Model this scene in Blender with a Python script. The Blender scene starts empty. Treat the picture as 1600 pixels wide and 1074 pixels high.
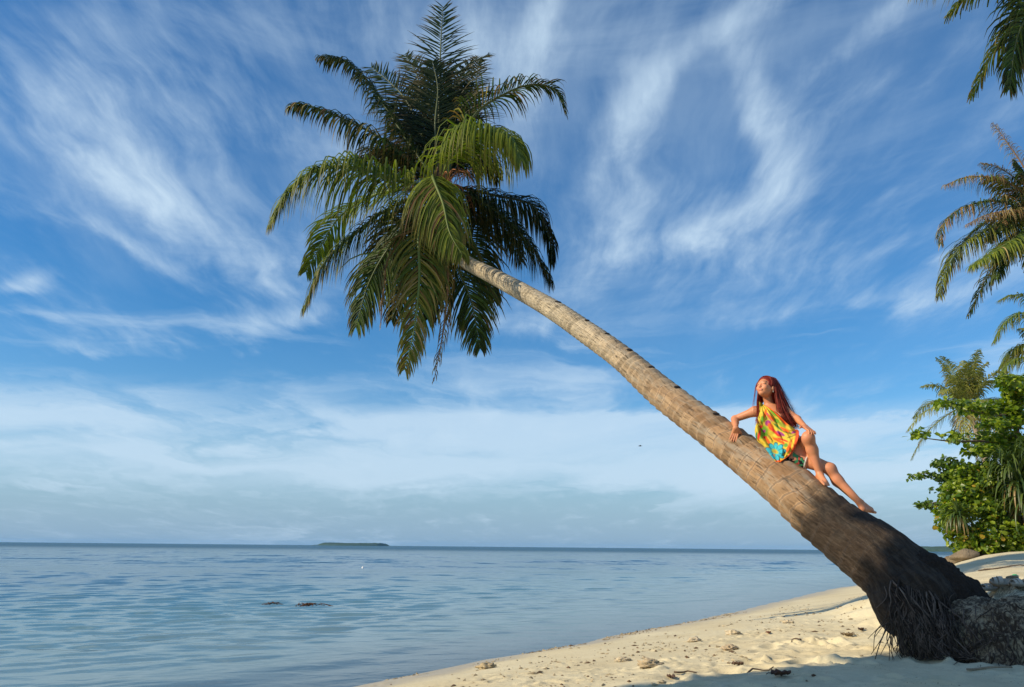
import bpy, math, random
import numpy as np
from mathutils import Vector, Matrix

random.seed(7)
RNG = np.random.default_rng(11)
SC = bpy.context.scene
COL = SC.collection

# ------------------------------------------------------------------ camera
IMG_W, IMG_H, FPX = 1600.0, 1074.0, 1256.0
CAM_H = 1.5
PITCH = math.atan(317.5 / FPX)
ROLL = math.radians(0.54)
cF = np.array([0, math.cos(PITCH), math.sin(PITCH)])
cU0 = np.array([0, -math.sin(PITCH), math.cos(PITCH)])
cR0 = np.array([1.0, 0, 0])
cR = cR0 * math.cos(ROLL) + cU0 * math.sin(ROLL)
cU = cU0 * math.cos(ROLL) - cR0 * math.sin(ROLL)
CAM = np.array([0, 0, CAM_H])


def ray(px, py):
    return cF * FPX + cR * (px - IMG_W / 2) - cU * (py - IMG_H / 2)


def P(px, py, Y):
    """world point seen at photo pixel (px,py) standing Y metres away"""
    r = ray(px, py)
    return CAM + r * (Y / r[1])


def PG(px, py, z=0.0):
    r = ray(px, py)
    return CAM + r * ((z - CAM_H) / r[2])


cam_d = bpy.data.cameras.new('camera')
cam = bpy.data.objects.new('camera', cam_d)
COL.objects.link(cam)
cam.matrix_world = Matrix(((cR[0], cU[0], -cF[0], 0), (cR[1], cU[1], -cF[1], 0), (cR[2], cU[2], -cF[2], CAM_H), (0, 0, 0, 1)))
cam_d.sensor_fit = 'HORIZONTAL'
cam_d.sensor_width = 36.0
cam_d.lens = 36.0 * FPX / IMG_W
cam_d.clip_start = 0.05
cam_d.clip_end = 60000
SC.camera = cam
SC.render.resolution_x, SC.render.resolution_y = 1024, 687

# ------------------------------------------------------------------ sun, sky
SUN_EL = math.radians(31)
SUN_DIR = np.array([-0.955, -0.295, 0.0])
SUN_DIR = SUN_DIR / np.linalg.norm(SUN_DIR) * math.cos(SUN_EL)
SUN_DIR[2] = math.sin(SUN_EL)
sun_d = bpy.data.lights.new('sun', 'SUN')
sun_d.energy = 5.0
sun_d.angle = math.radians(0.53)
sun_d.color = (1.0, 0.85, 0.62)
sun = bpy.data.objects.new('sun', sun_d)
COL.objects.link(sun)
sun.location = (-20, -20, 30)
sun.rotation_euler = Vector(-SUN_DIR).to_track_quat('-Z', 'Y').to_euler()

SC.view_settings.view_transform = 'Standard'
SC.view_settings.look = 'None'
SC.view_settings.exposure = 0.08
SC.view_settings.gamma = 1.0
SC.view_settings.use_curve_mapping = False

W = bpy.data.worlds.new('World')
SC.world = W
W.use_nodes = True


class N:
    """small node-tree builder"""

    def __init__(s, tree):
        s.t = tree
        tree.nodes.clear()

    def n(s, typ, **kw):
        nd = s.t.nodes.new(typ)
        for k, v in kw.items():
            setattr(nd, k, v)
        return nd

    def put(s, sock, v):
        if hasattr(v, 'is_linked') or isinstance(v, bpy.types.NodeSocket):
            s.t.links.new(v, sock)
        else:
            if isinstance(v, tuple) and len(v) == 3 and sock.type == 'RGBA':
                v = v + (1.0,)
            sock.default_value = v

    def m(s, op, a, b=None, c=None, clamp=False):
        nd = s.n('ShaderNodeMath', operation=op, use_clamp=clamp)
        s.put(nd.inputs[0], a)
        if b is not None:
            s.put(nd.inputs[1], b)
        if c is not None:
            s.put(nd.inputs[2], c)
        return nd.outputs[0]

    def vm(s, op, a, b=None):
        nd = s.n('ShaderNodeVectorMath', operation=op)
        s.put(nd.inputs[0], a)
        if b is not None:
            if op == 'SCALE':
                s.put(nd.inputs['Scale'], b)
            else:
                s.put(nd.inputs[1], b)
        return nd.outputs[0]

    def xyz(s, x, y, z=0.0):
        nd = s.n('ShaderNodeCombineXYZ')
        for i, v in enumerate((x, y, z)):
            s.put(nd.inputs[i], v)
        return nd.outputs[0]

    def sep(s, v):
        nd = s.n('ShaderNodeSeparateXYZ')
        s.put(nd.inputs[0], v)
        return nd.outputs

    def noise(s, vec, scale, detail=4, rough=0.55, dist=0.0, out=0):
        nd = s.n('ShaderNodeTexNoise')
        s.put(nd.inputs['Vector'], vec)
        nd.inputs['Scale'].default_value = scale
        nd.inputs['Detail'].default_value = detail
        nd.inputs['Roughness'].default_value = rough
        nd.inputs['Distortion'].default_value = dist
        return nd.outputs[out]

    def ramp(s, f, stops, interp='LINEAR'):
        nd = s.n('ShaderNodeValToRGB')
        cr = nd.color_ramp
        cr.interpolation = interp
        while len(cr.elements) > 1:
            cr.elements.remove(cr.elements[-1])
        for i, (p, c) in enumerate(stops):
            e = cr.elements[0] if i == 0 else cr.elements.new(p)
            e.position = p
            if not isinstance(c, tuple):
                c = (c, c, c)
            e.color = c + (1.0,)
        s.put(nd.inputs[0], f)
        return nd.outputs[0]

    def mix(s, f, a, b, blend='MIX'):
        nd = s.n('ShaderNodeMix', data_type='RGBA', blend_type=blend)
        s.put(nd.inputs[0], f)
        s.put(nd.inputs[6], a)
        s.put(nd.inputs[7], b)
        return nd.outputs[2]

    def sstep(s, x, lo, hi):
        nd = s.n('ShaderNodeMapRange', interpolation_type='SMOOTHSTEP')
        s.put(nd.inputs[0], x)
        nd.inputs[1].default_value = lo
        nd.inputs[2].default_value = hi
        return nd.outputs[0]

    def bump(s, h, strength=0.5, dist=0.02, normal=None):
        nd = s.n('ShaderNodeBump')
        nd.inputs['Strength'].default_value = strength
        nd.inputs['Distance'].default_value = dist
        s.put(nd.inputs['Height'], h)
        if normal is not None:
            s.put(nd.inputs['Normal'], normal)
        return nd.outputs[0]


def build_sky():
    b = N(W.node_tree)
    tc = b.n('ShaderNodeTexCoord').outputs['Generated']
    sky = b.n('ShaderNodeTexSky', sky_type='NISHITA')
    sky.sun_disc = False
    sky.sun_elevation = SUN_EL
    sky.sun_rotation = math.atan2(SUN_DIR[0], SUN_DIR[1])
    sky.air_density = 1.0
    sky.dust_density = 0.35
    sky.ozone_density = 4.0
    hs = b.n('ShaderNodeHueSaturation')
    hs.inputs['Saturation'].default_value = SKY_SAT
    hs.inputs['Value'].default_value = SKY_VAL
    b.t.links.new(sky.outputs[0], hs.inputs['Color'])
    base = hs.outputs[0]
    x, y, z = b.sep(tc)
    zc = b.m('MAXIMUM', z, 0.0)
    el = b.m('ARCSINE', zc)
    az = b.m('ARCTAN2', x, y)
    inv = b.m('DIVIDE', 1.0, b.m('ADD', zc, 0.10))
    pl = b.xyz(b.m('MULTIPLY', x, inv), b.m('MULTIPLY', y, inv), 0.0)
    # domain warp
    wc = b.noise(pl, 1.1, 3, 0.5, out=1)
    pw = b.vm('ADD', pl, b.vm('SCALE', b.vm('SUBTRACT', wc, (0.5, 0.5, 0.5)), 0.34))
    px, py, _ = b.sep(pw)
    n1 = b.noise(b.xyz(b.m('MULTIPLY', px, 2.6), b.m('MULTIPLY', py, 1.25), 3.1), 1.0, 9, 0.58, 0.12)
    n1b = b.noise(b.xyz(b.m('MULTIPLY', px, 1.2), b.m('MULTIPLY', py, 0.7), 9.4), 1.0, 6, 0.55, 0.1)
    # horizontal low bands
    aw = b.m('ADD', az, b.m('MULTIPLY', b.m('SUBTRACT', n1b, 0.5), 0.5))
    ew = b.m('ADD', el, b.m('MULTIPLY', b.m('SUBTRACT', n1b, 0.5), 0.10))
    n2 = b.noise(b.xyz(b.m('MULTIPLY', aw, 2.4), b.m('MULTIPLY', ew, 15.0), 1.7), 1.0, 8, 0.56, 0.35)
    # cirrus patches: (px,py, half-length, half-width, angle deg, weight)
    blobs = CLOUDS
    tot = None
    for (cx, cy, a, w_, ang, wt) in blobs:
        r = ray(cx, cy)
        r = r / np.linalg.norm(r)
        a0 = math.atan2(r[0], r[1])
        e0 = math.asin(r[2])
        k = 1.0 / FPX
        ca, sa = math.cos(math.radians(ang)), math.sin(math.radians(ang))
        da = b.m('MULTIPLY', b.m('SUBTRACT', az, a0), math.cos(e0))
        de = b.m('SUBTRACT', el, e0)
        da = b.m('ADD', da, b.m('MULTIPLY', b.m('SUBTRACT', n1b, 0.5), 0.10))
        de = b.m('ADD', de, b.m('MULTIPLY', b.m('SUBTRACT', n1, 0.5), 0.07))
        u = b.m('DIVIDE', b.m('ADD', b.m('MULTIPLY', da, ca), b.m('MULTIPLY', de, sa)), a * k)
        v = b.m('DIVIDE', b.m('SUBTRACT', b.m('MULTIPLY', de, ca), b.m('MULTIPLY', da, sa)), w_ * k)
        q = b.m('ADD', b.m('MULTIPLY', u, u), b.m('MULTIPLY', v, v))
        g = b.m('MULTIPLY', b.m('EXPONENT', b.m('MULTIPLY', q, -1.0)), wt)
        tot = g if tot is None else b.m('ADD', tot, g)
    # upper cirrus
    n3 = b.noise(b.xyz(b.m('MULTIPLY', px, 10.0), b.m('MULTIPLY', py, 2.4), 5.5), 1.0, 8, 0.60, 0.15)
    wisps = b.sstep(b.m('ADD', b.m('ADD', b.m('MULTIPLY', n1, 0.68), b.m('MULTIPLY', n3, 0.32)), b.m('MULTIPLY', tot, 0.22)), 0.47, 0.92)
    wisps = b.m('MULTIPLY', wisps, b.m('ADD', 0.42, b.m('MULTIPLY', n3, 1.0)))
    veil = b.m('ADD', b.m('MULTIPLY', b.sstep(b.m('ADD', b.m('MULTIPLY', n1b, 0.7), b.m('MULTIPLY', n3, 0.3)), 0.38, 0.72), 0.30), b.m('MULTIPLY', b.sstep(az, 0.0, 0.7), 0.10))
    veil = b.m('MULTIPLY', veil, b.sstep(el, 0.16, 0.40))
    up = b.m('ADD', b.m('MULTIPLY', wisps, 0.74), veil, clamp=True)
    # low stratus band
    band = b.m('MULTIPLY', b.sstep(el, 0.022, 0.10), b.m('SUBTRACT', 1.0, b.sstep(el, 0.125, 0.205)))
    low = b.m('MULTIPLY', b.sstep(b.m('ADD', n2, b.m('MULTIPLY', band, 0.25)), 0.50, 0.80), 0.76)
    low = b.m('MULTIPLY', low, b.m('SUBTRACT', 1.0, b.m('MULTIPLY', b.sstep(el, 0.20, 0.42), 0.75)))
    cl = b.m('SUBTRACT', 1.0, b.m('MULTIPLY', b.m('SUBTRACT', 1.0, up), b.m('SUBTRACT', 1.0, low)), clamp=True)
    # pale moist air close to the horizon
    mist = b.m('MULTIPLY', b.m('SUBTRACT', 1.0, b.sstep(el, 0.0, 0.17)), MIST)
    col = b.mix(mist, base, MIST_COL)
    col = b.mix(cl, col, CLOUD_COL)
    bg = b.n('ShaderNodeBackground')
    b.put(bg.inputs[0], col)
    bg.inputs[1].default_value = SKY_STR
    out = b.n('ShaderNodeOutputWorld')
    b.t.links.new(bg.outputs[0], out.inputs[0])


SKY_STR = 0.10
SKY_SAT, SKY_VAL = 1.32, 1.27
CLOUD_COL = (5.7, 7.3, 8.8)
MIST, MIST_COL = 0.86, (2.3, 3.95, 5.8)
SHADE_Y0, SHADE_K, SHADE_XMAX = 4.08, 0.40, -4.2   # edge of the shade tree's crown
CLOUDS = [
    (225, 275, 150, 42, -38, 1.25), (330, 300, 110, 60, -25, 0.8), (215, 392, 70, 16, -30, 1.0),
    (20, 445, 45, 14, 25, 1.3), (420, 505, 130, 24, 8, 1.0), (450, 415, 90, 40, 0, 0.55),
    (868, 75, 95, 26, 78, 1.2), (1120, 65, 170, 34, 36, 1.1), (1000, 175, 85, 48, 70, 1.0),
    (1190, 165, 85, 34, -80, 1.15), (1375, 40, 110, 18, 32, 0.9), (1215, 300, 90, 50, 70, 0.75),
    (1100, 345, 90, 26, 25, 0.8), (940, 405, 75, 42, 55, 1.15), (725, 570, 60, 22, -60, 0.9),
    (850, 520, 70, 30, 0, 0.7), (1400, 470, 210, 20, 3, 0.7), (700, 60, 230, 60, 5, 0.35),
    (250, 110, 330, 60, -20, 0.35), (1500, 370, 200, 60, 0, 0.35), (150, 540, 60, 12, 0, 0.7),
    (600, 565, 380, 32, 4, -0.8), (1130, 210, 40, 90, 0, -0.8), (330, 575, 300, 26, 0, -0.5),
]
build_sky()

# ------------------------------------------------------------------ helpers
def nrm(v):
    v = np.asarray(v, float)
    return v / (np.linalg.norm(v, axis=-1, keepdims=True) + 1e-12)


_perm = np.random.default_rng(3).random((64, 64, 64)).astype(np.float32)


def vnoise(p):
    """value noise 0..1, p (...,3)"""
    p = np.asarray(p, float)
    i = np.floor(p).astype(int)
    f = p - i
    f = f * f * (3 - 2 * f)
    r = 0
    for dx in (0, 1):
        for dy in (0, 1):
            for dz in (0, 1):
                w = (f[..., 0] if dx else 1 - f[..., 0]) * (f[..., 1] if dy else 1 - f[..., 1]) * (f[..., 2] if dz else 1 - f[..., 2])
                r = r + w * _perm[(i[..., 0] + dx) & 63, (i[..., 1] + dy) & 63, (i[..., 2] + dz) & 63]
    return r


def fbm(p, oct=4, gain=0.5):
    p = np.asarray(p, float)
    a, s, t = 1.0, 0.0, 0.0
    for o in range(oct):
        s = s + a * vnoise(p * (2 ** o) + 13.7 * o)
        t += a
        a *= gain
    return s / t


def sst(x, lo, hi):
    t = np.clip((np.asarray(x, float) - lo) / (hi - lo), 0, 1)
    return t * t * (3 - 2 * t)


def spline(pts, n):
    """Catmull-Rom through pts, n samples"""
    p = np.asarray(pts, float)
    if len(p) == 2:
        t = np.linspace(0, 1, n)[:, None]
        return p[0] * (1 - t) + p[1] * t
    q = np.vstack([2 * p[0] - p[1], p, 2 * p[-1] - p[-2]])
    seg = np.linalg.norm(np.diff(p, axis=0), axis=1) + 1e-9
    cum = np.concatenate([[0], np.cumsum(seg)])
    cum /= cum[-1]
    out = []
    for t in np.linspace(0, 1, n):
        i = min(int(np.searchsorted(cum, t, 'right')) - 1, len(p) - 2)
        u = (t - cum[i]) / (cum[i + 1] - cum[i])
        a, b_, c, d = q[i], q[i + 1], q[i + 2], q[i + 3]
        out.append(0.5 * (2 * b_ + (c - a) * u + (2 * a - 5 * b_ + 4 * c - d) * u * u + (3 * b_ - a - 3 * c + d) * u ** 3))
    return np.array(out)


class MB:
    """collects vertices, faces, colours and uvs for ONE mesh"""

    def __init__(s):
        s.v, s.q, s.t, s.c, s.uv, s.n = [], [], [], [], [], 0

    def add(s, v, quads=None, tris=None, col=(1, 1, 1), uv=None):
        v = np.asarray(v, float).reshape(-1, 3)
        if quads is not None and len(quads):
            s.q.append(np.asarray(quads, int).reshape(-1, 4) + s.n)
        if tris is not None and len(tris):
            s.t.append(np.asarray(tris, int).reshape(-1, 3) + s.n)
        col = np.asarray(col, float)
        if col.ndim == 1:
            col = np.broadcast_to(col, (len(v), 3))
        s.c.append(col)
        s.uv.append(np.zeros((len(v), 2)) if uv is None else np.asarray(uv, float))
        s.v.append(v)
        s.n += len(v)

    def grid(s, g, col=(1, 1, 1), uv=None, close_u=False):
        """g: (n,m,3)"""
        n, m = g.shape[:2]
        idx = np.arange(n * m).reshape(n, m)
        if close_u:
            idx = np.concatenate([idx, idx[:, :1]], axis=1)
        q = np.stack([idx[:-1, :-1], idx[:-1, 1:], idx[1:, 1:], idx[1:, :-1]], -1).reshape(-1, 4)
        if not np.isscalar(col) and np.ndim(col) == 3:
            col = np.asarray(col).reshape(-1, 3)
        s.add(g.reshape(-1, 3), q, None, col, None if uv is None else np.asarray(uv).reshape(-1, 2))

    def tube(s, pts, rad, seg=8, col=(1, 1, 1), cap=True):
        pts = np.asarray(pts, float)
        n = len(pts)
        rad = np.broadcast_to(np.asarray(rad, float), (n,))
        tan = nrm(np.gradient(pts, axis=0))
        ref = np.array([0, 0, 1.0]) if abs(tan[0][2]) < 0.9 else np.array([1.0, 0, 0])
        a = nrm(np.cross(tan[0], ref))
        th = np.linspace(0, 2 * np.pi, seg, endpoint=False)
        rows = []
        for i in range(n):
            a = nrm(a - tan[i] * np.dot(a, tan[i]))
            b_ = np.cross(tan[i], a)
            rows.append(pts[i] + rad[i] * (np.cos(th)[:, None] * a + np.sin(th)[:, None] * b_))
        k0 = s.n
        g = np.array(rows)
        s.grid(g, col, close_u=True)
        if cap:
            c = np.asarray(col, float)
            c0 = c if c.ndim == 1 else c.reshape(n, -1, 3)[0, 0]
            for row, p in ((0, pts[0]), (n - 1, pts[-1])):
                base = s.n
                s.add([p], None, None, c0)
                ids = k0 + row * seg + np.arange(seg)
                s.t.append(np.stack([ids, np.roll(ids, -1), np.full(seg, base)], -1) if row else np.stack([np.roll(ids, -1), ids, np.full(seg, base)], -1))

    def build(s, name, mat, parent=None, smooth=True, link=True):
        me = bpy.data.meshes.new(name)
        v = np.concatenate(s.v)
        q = np.concatenate(s.q) if s.q else np.zeros((0, 4), int)
        t = np.concatenate(s.t) if s.t else np.zeros((0, 3), int)
        me.vertices.add(len(v))
        me.vertices.foreach_set('co', v.astype(np.float32).ravel())
        lv = np.concatenate([q.ravel(), t.ravel()]).astype(np.int32)
        me.loops.add(len(lv))
        me.loops.foreach_set('vertex_index', lv)
        me.polygons.add(len(q) + len(t))
        st = np.concatenate([np.arange(len(q)) * 4, len(q) * 4 + np.arange(len(t)) * 3]).astype(np.int32)
        me.polygons.foreach_set('loop_start', st)
        me.update(calc_edges=True)
        me.polygons.foreach_set('use_smooth', np.full(len(q) + len(t), smooth))
        c = np.concatenate(s.c)
        at = me.color_attributes.new('Col', 'FLOAT_COLOR', 'POINT')
        at.data.foreach_set('color', np.concatenate([c, np.ones((len(c), 1))], 1).astype(np.float32).ravel())
        uv = np.concatenate(s.uv)
        if np.any(uv):
            l = me.uv_layers.new(name='UVMap')
            l.data.foreach_set('uv', uv[lv].astype(np.float32).ravel())
        me.validate(clean_customdata=False)
        me.materials.append(mat)
        o = bpy.data.objects.new(name, me)
        if link:
            COL.objects.link(o)
        if parent is not None:
            o.parent = parent
        return o


def tag(o, label=None, cat=None, group=None, kind=None):
    if label:
        o['label'] = label
    if cat:
        o['category'] = cat
    if group:
        o['group'] = group
    if kind:
        o['kind'] = kind
    return o


def empty(name, loc, label, cat, group=None):
    o = bpy.data.objects.new(name, None)
    COL.objects.link(o)
    o.location = Vector(loc)
    o.empty_display_size = 0.2
    tag(o, label, cat, group)
    # parts are written in world coordinates: undo the parent's offset
    return o


def part(mb, name, mat, parent, **kw):
    o = mb.build(name, mat, parent, **kw)
    root = parent
    while root.parent is not None:
        root = root.parent
    if parent is root:
        o.matrix_parent_inverse = Matrix.Translation(-Vector(root.location))
    return o


def mat(name):
    m = bpy.data.materials.new(name)
    m.use_nodes = True
    return m, N(m.node_tree)


def principled(b, col, rough=0.6, normal=None, spec=0.4, **kw):
    p = b.n('ShaderNodeBsdfPrincipled')
    b.put(p.inputs['Base Color'], col)
    b.put(p.inputs['Roughness'], rough)
    p.inputs['Specular IOR Level'].default_value = spec
    for k, v in kw.items():
        b.put(p.inputs[k], v)
    if normal is not None:
        b.put(p.inputs['Normal'], normal)
    return p


def finish(b, shader):
    o = b.n('ShaderNodeOutputMaterial')
    b.t.links.new(shader, o.inputs['Surface'])


def vcol(b):
    nd = b.n('ShaderNodeVertexColor')
    nd.layer_name = 'Col'
    return nd.outputs[0]


def geo(b):
    return b.n('ShaderNodeNewGeometry').outputs['Position']


def leaf_mat(name, rough=0.42, trans=0.3, spec=0.45, gain=(1.5, 1.9, 0.6)):
    """leaf with vertex colour and light passing through it"""
    m, b = mat(name)
    c = vcol(b)
    n = b.noise(geo(b), 9.0, 3)
    c2 = b.mix(b.m('MULTIPLY', b.sstep(n, 0.3, 0.75), 0.35), c, b.mix(1.0, c, (1.35, 1.15, 0.7), 'MULTIPLY'))
    p = principled(b, c2, rough, spec=spec)
    tr = b.n('ShaderNodeBsdfTranslucent')
    b.put(tr.inputs[0], b.mix(1.0, c2, gain, 'MULTIPLY'))
    mx = b.n('ShaderNodeMixShader')
    mx.inputs[0].default_value = trans
    b.t.links.new(p.outputs[0], mx.inputs[1])
    b.t.links.new(tr.outputs[0], mx.inputs[2])
    finish(b, mx.outputs[0])
    return m


def plain_mat(name, rough=0.7, nscale=30.0, var=0.35, bumpd=0.01, spec=0.3, stretch=(1, 1, 1)):
    m, b = mat(name)
    c = vcol(b)
    pos = b.vm('MULTIPLY', geo(b), stretch)
    n = b.noise(pos, nscale, 5, 0.6)
    f = b.m('ADD', 1.0 - var, b.m('MULTIPLY', n, 2 * var))
    c2 = b.vm('SCALE', c, f)
    p = principled(b, c2, rough, b.bump(n, 0.7, bumpd), spec)
    finish(b, p.outputs[0])
    return m

# ------------------------------------------------------------------ beach and sea
shore_px = [(600, 1065), (750, 1030), (910, 1005), (1075, 972), (1190, 947), (1300, 921)]
SH = np.array([PG(a, c)[:2] for a, c in shore_px])
d0 = nrm(SH[0] - SH[1])
d1 = nrm(SH[-1] - SH[-2])
SH = np.vstack([SH[0] + d0 * 60, SH[0] + d0 * 6 + np.array([-0.4, 0.3]), SH, SH[-1] + d1 * 20 + np.array([1.5, -1.0]), SH[-1] + d1 * 60 + np.array([14, -8]), SH[-1] + d1 * 60 + np.array([140, -8])])


def shore_d(x, y):
    """signed distance to the waterline, + inland"""
    x = np.asarray(x, float)
    y = np.asarray(y, float)
    best = np.full(x.shape, 1e9)
    sgn = np.ones(x.shape)
    for a, c in zip(SH[:-1], SH[1:]):
        e = c - a
        L = np.dot(e, e)
        t = np.clip(((x - a[0]) * e[0] + (y - a[1]) * e[1]) / L, 0, 1)
        dx, dy = x - a[0] - t * e[0], y - a[1] - t * e[1]
        dd = np.hypot(dx, dy)
        cr = (x - a[0]) * e[1] - (y - a[1]) * e[0]
        sgn = np.where(dd < best, np.where(cr > 0, 1.0, -1.0), sgn)
        best = np.minimum(best, dd)
    return best * sgn


def beach_smooth(x, y):
    d = shore_d(x, y)
    wob = (vnoise(np.stack([x * 0.35, y * 0.35, 0 * x], -1)) - 0.5) * 0.5 + (vnoise(np.stack([x * 1.3, y * 1.3, 0 * x + 5], -1)) - 0.5) * 0.16
    dd = d + wob * sst(np.abs(d), 8, 0.0) * 0.6
    z = np.where(dd > 0, 0.93 * (1 - np.exp(-dd / 5.0)), 0.11 * dd / (1 + np.abs(dd) * 0.010))
    # eroded bank that the palm grows out of, and the berm beyond it
    g = np.minimum((x - 3.75) * 0.80 + (y - 7.25) * 0.60, (x - 4.05) * 0.95 - (y - 7.6) * 0.18)
    gw = (vnoise(np.stack([x * 2.2, y * 2.2, 0 * x + 2], -1)) - 0.5) * 0.35
    z = z + 0.50 * sst(g + gw, -0.20, 0.60) * sst(d, 2.5, 6)
    z = z + 0.34 * sst(d, 2.0, 6.0) * sst(y, 11, 21)
    return z, d


FOOT = RNG.uniform([0.6, 4.6, 0, 0.09], [5.5, 9.5, 6.28, 0.17], (150, 4))


def beach(x, y):
    z, d = beach_smooth(x, y)
    p = np.stack([x, y, 0 * x], -1)
    near = sst(np.hypot(x - 2, y - 7), 22, 9)
    dry = sst(d, 2.6, 4.6)
    z = z + near * dry * (fbm(p * 2.3, 4) - 0.5) * 0.10
    z = z + near * dry * (fbm(p * 9.0 + 7, 3) - 0.5) * 0.035
    z = z + near * sst(d, 0.2, 1.5) * (fbm(p * 1.1 + 3, 2) - 0.5) * 0.03
    bank = sst(x, 3.7, 4.0) * sst(y, 8.3, 7.6) * sst(y, 6.0, 6.5)
    z = z + bank * ((fbm(p * 6.0 + 40, 4) - 0.5) * 0.13)
    # crumbly wrack lines left by the tide and crab diggings
    for dl, w, amp in ((0.35, 0.28, 0.03), (2.3, 0.5, 0.035), (3.3, 0.6, 0.05)):
        wv = (vnoise(p * 0.8 + dl * 9) - 0.5) * 1.1 * min(1, dl)
        m = np.exp(-((d - dl - wv) / w) ** 2)
        lump = np.clip(fbm(p * np.array([11., 11., 1]) + dl * 31, 3) - 0.50, 0, 1) * 5
        cl = sst(vnoise(p * 1.7 + dl * 17), 0.40, 0.65)
        z = z + near * m * np.tanh(lump * 0.8) * cl * amp * 0.6
    xa, xb, ya, yb = x.min(), x.max(), y.min(), y.max()
    for fx, fy, fa, fr in FOOT:
        bx, by = x - fx, y - fy
        if xa - 0.6 < fx < xb + 0.6 and ya - 0.6 < fy < yb + 0.6:
            u = bx * math.cos(fa) + by * math.sin(fa)
            v = -bx * math.sin(fa) + by * math.cos(fa)
            q = (u / (fr * 1.25)) ** 2 + (v / (fr * 0.7)) ** 2
            k = np.where(q < 6, -0.055 * np.exp(-q * 1.3) + 0.022 * np.exp(-((np.sqrt(q) - 1.25) / 0.35) ** 2), 0)
            z = z + k * dry * sst(d, 3.4, 4.4)
    return z


def ground_hit(px, py, s0=4.0, s1=45.0):
    """where the view ray through a photo pixel meets the sand"""
    r = nrm(ray(px, py))
    for n in (300, 120):
        s = np.linspace(s0, s1, n)
        w = CAM + r * s[:, None]
        z = beach(w[:, :1], w[:, 1:2])[:, 0]
        k = np.where(w[:, 2] <= z)[0]
        if not len(k):
            return None
        i = max(1, int(k[0]))
        s0, s1 = s[i - 1], s[i]
    q = CAM + r * s1
    return np.array([q[0], q[1], bz(q[0], q[1])])


def bz(x, y):
    return float(beach(np.array([[float(x)]]), np.array([[float(y)]]))[0, 0])


def tensor(lo, a, b_, hi, fine, coarse):
    m = np.arange(a, b_, fine)
    l = a - np.cumsum(coarse * 1.13 ** np.arange(60))
    l = l[l > lo][::-1]
    r = b_ + np.cumsum(coarse * 1.10 ** np.arange(90))
    r = r[r < hi]
    return np.concatenate([[lo], l, m, r, [hi]])


gx = tensor(-60, -3.0, 6.2, 260, 0.019, 0.03)
gy = tensor(-30, 4.4, 11.5, 260, 0.019, 0.03)
X, Y_ = np.meshgrid(gx, gy)
Zb = beach(X, Y_)
m_sand, b = mat('sand')
pos = geo(b)
dcol = b.sep(vcol(b))
wet = dcol[0]
fine = b.noise(pos, 260.0, 3, 0.7)
mid = b.noise(pos, 16.0, 5, 0.6)
big = b.noise(pos, 1.1, 4, 0.55)
sc = b.mix(b.sstep(big, 0.3, 0.7), (0.61, 0.52, 0.32), (0.69, 0.61, 0.40))
sc = b.mix(b.m('MULTIPLY', b.sstep(fine, 0.42, 0.75), 0.38), sc, (0.36, 0.29, 0.19))
sc = b.mix(b.m('MULTIPLY', b.sstep(mid, 0.56, 0.80), 0.28), sc, (0.42, 0.34, 0.22))
vor = b.n('ShaderNodeTexVoronoi')
b.put(vor.inputs['Vector'], pos)
vor.inputs['Scale'].default_value = 34.0
spk = b.m('MULTIPLY', b.m('LESS_THAN', vor.outputs['Distance'], 0.16), b.m('GREATER_THAN', b.noise(pos, 2.3, 2), 0.54))
sc = b.mix(b.m('MULTIPLY', spk, 0.75), sc, (0.20, 0.13, 0.08))
fib = b.noise(b.vm('MULTIPLY', pos, (34, 34, 12)), 1.0, 5, 0.7, 1.5)
sc = b.mix(b.m('MULTIPLY', b.m('MULTIPLY', dcol[1], b.sstep(fib, 0.40, 0.60)), 0.85), sc, (0.11, 0.085, 0.062))
sc = b.mix(b.m('MULTIPLY', wet, 0.75), sc, (0.36, 0.31, 0.22))
hgt = b.m('ADD', b.m('MULTIPLY', mid, 0.7), b.m('MULTIPLY', fine, 0.12))
pr = principled(b, sc, b.m('SUBTRACT', 0.92, b.m('MULTIPLY', wet, 0.5)), b.bump(hgt, 0.55, 0.03), 0.25)
finish(b, pr.outputs[0])
Db = shore_d(X, Y_)
wetv = sst(Db + (fbm(np.stack([X * 1.5, Y_ * 1.5, 0 * X], -1), 3) - 0.5) * 0.9, 1.5, 0.25)
mb = MB()
rooty = sst(X, 3.6, 3.95) * sst(Y_, 8.2, 7.5) * sst(Y_, 6.1, 6.5) * sst(X, 7.5, 5.5)
mb.grid(np.stack([X, Y_, Zb], -1), np.stack([wetv, rooty, 0 * wetv], -1))
sand = mb.build('sand_beach', m_sand)
tag(sand, 'pale cream sand beach sloping from the leaning palm down to the water', kind='structure')

# sea: fan of rows, fine near the shore, out to the horizon
rows = [2.0]
while rows[-1] < 7000:
    r = rows[-1]
    rows.append(r * (1.0045 if r < 45 else (1.0065 if r < 260 else 1.06)))
rows = np.array(rows)
fan = np.linspace(-1, 1, 460)
SX = fan[None, :] * (5 + 0.95 * rows[:, None])
SY = np.repeat(rows[:, None], len(fan), 1)
wr = np.random.default_rng(5)
SZ = np.zeros_like(SX)
sd = shore_d(SX, SY)
spacing = np.maximum(np.gradient(rows)[:, None], (5 + 0.95 * SY) * 2 / 460)
for k in range(46):
    L = 0.22 * (1.5 / 0.22) ** wr.random()
    th = math.radians(-62 + wr.normal() * 24)
    kv = 2 * math.pi / L * np.array([math.cos(th), math.sin(th)])
    A = 0.0025 * L ** 0.85
    ph = wr.random() * 6.28
    arg = kv[0] * SX + kv[1] * SY + ph + 1.2 * np.sin(SX * 0.21 * wr.random() + SY * 0.13 + ph)
    att = sst(L / (spacing * 2.4), 1.0, 2.4)
    SZ += A * att * np.sin(arg)
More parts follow.
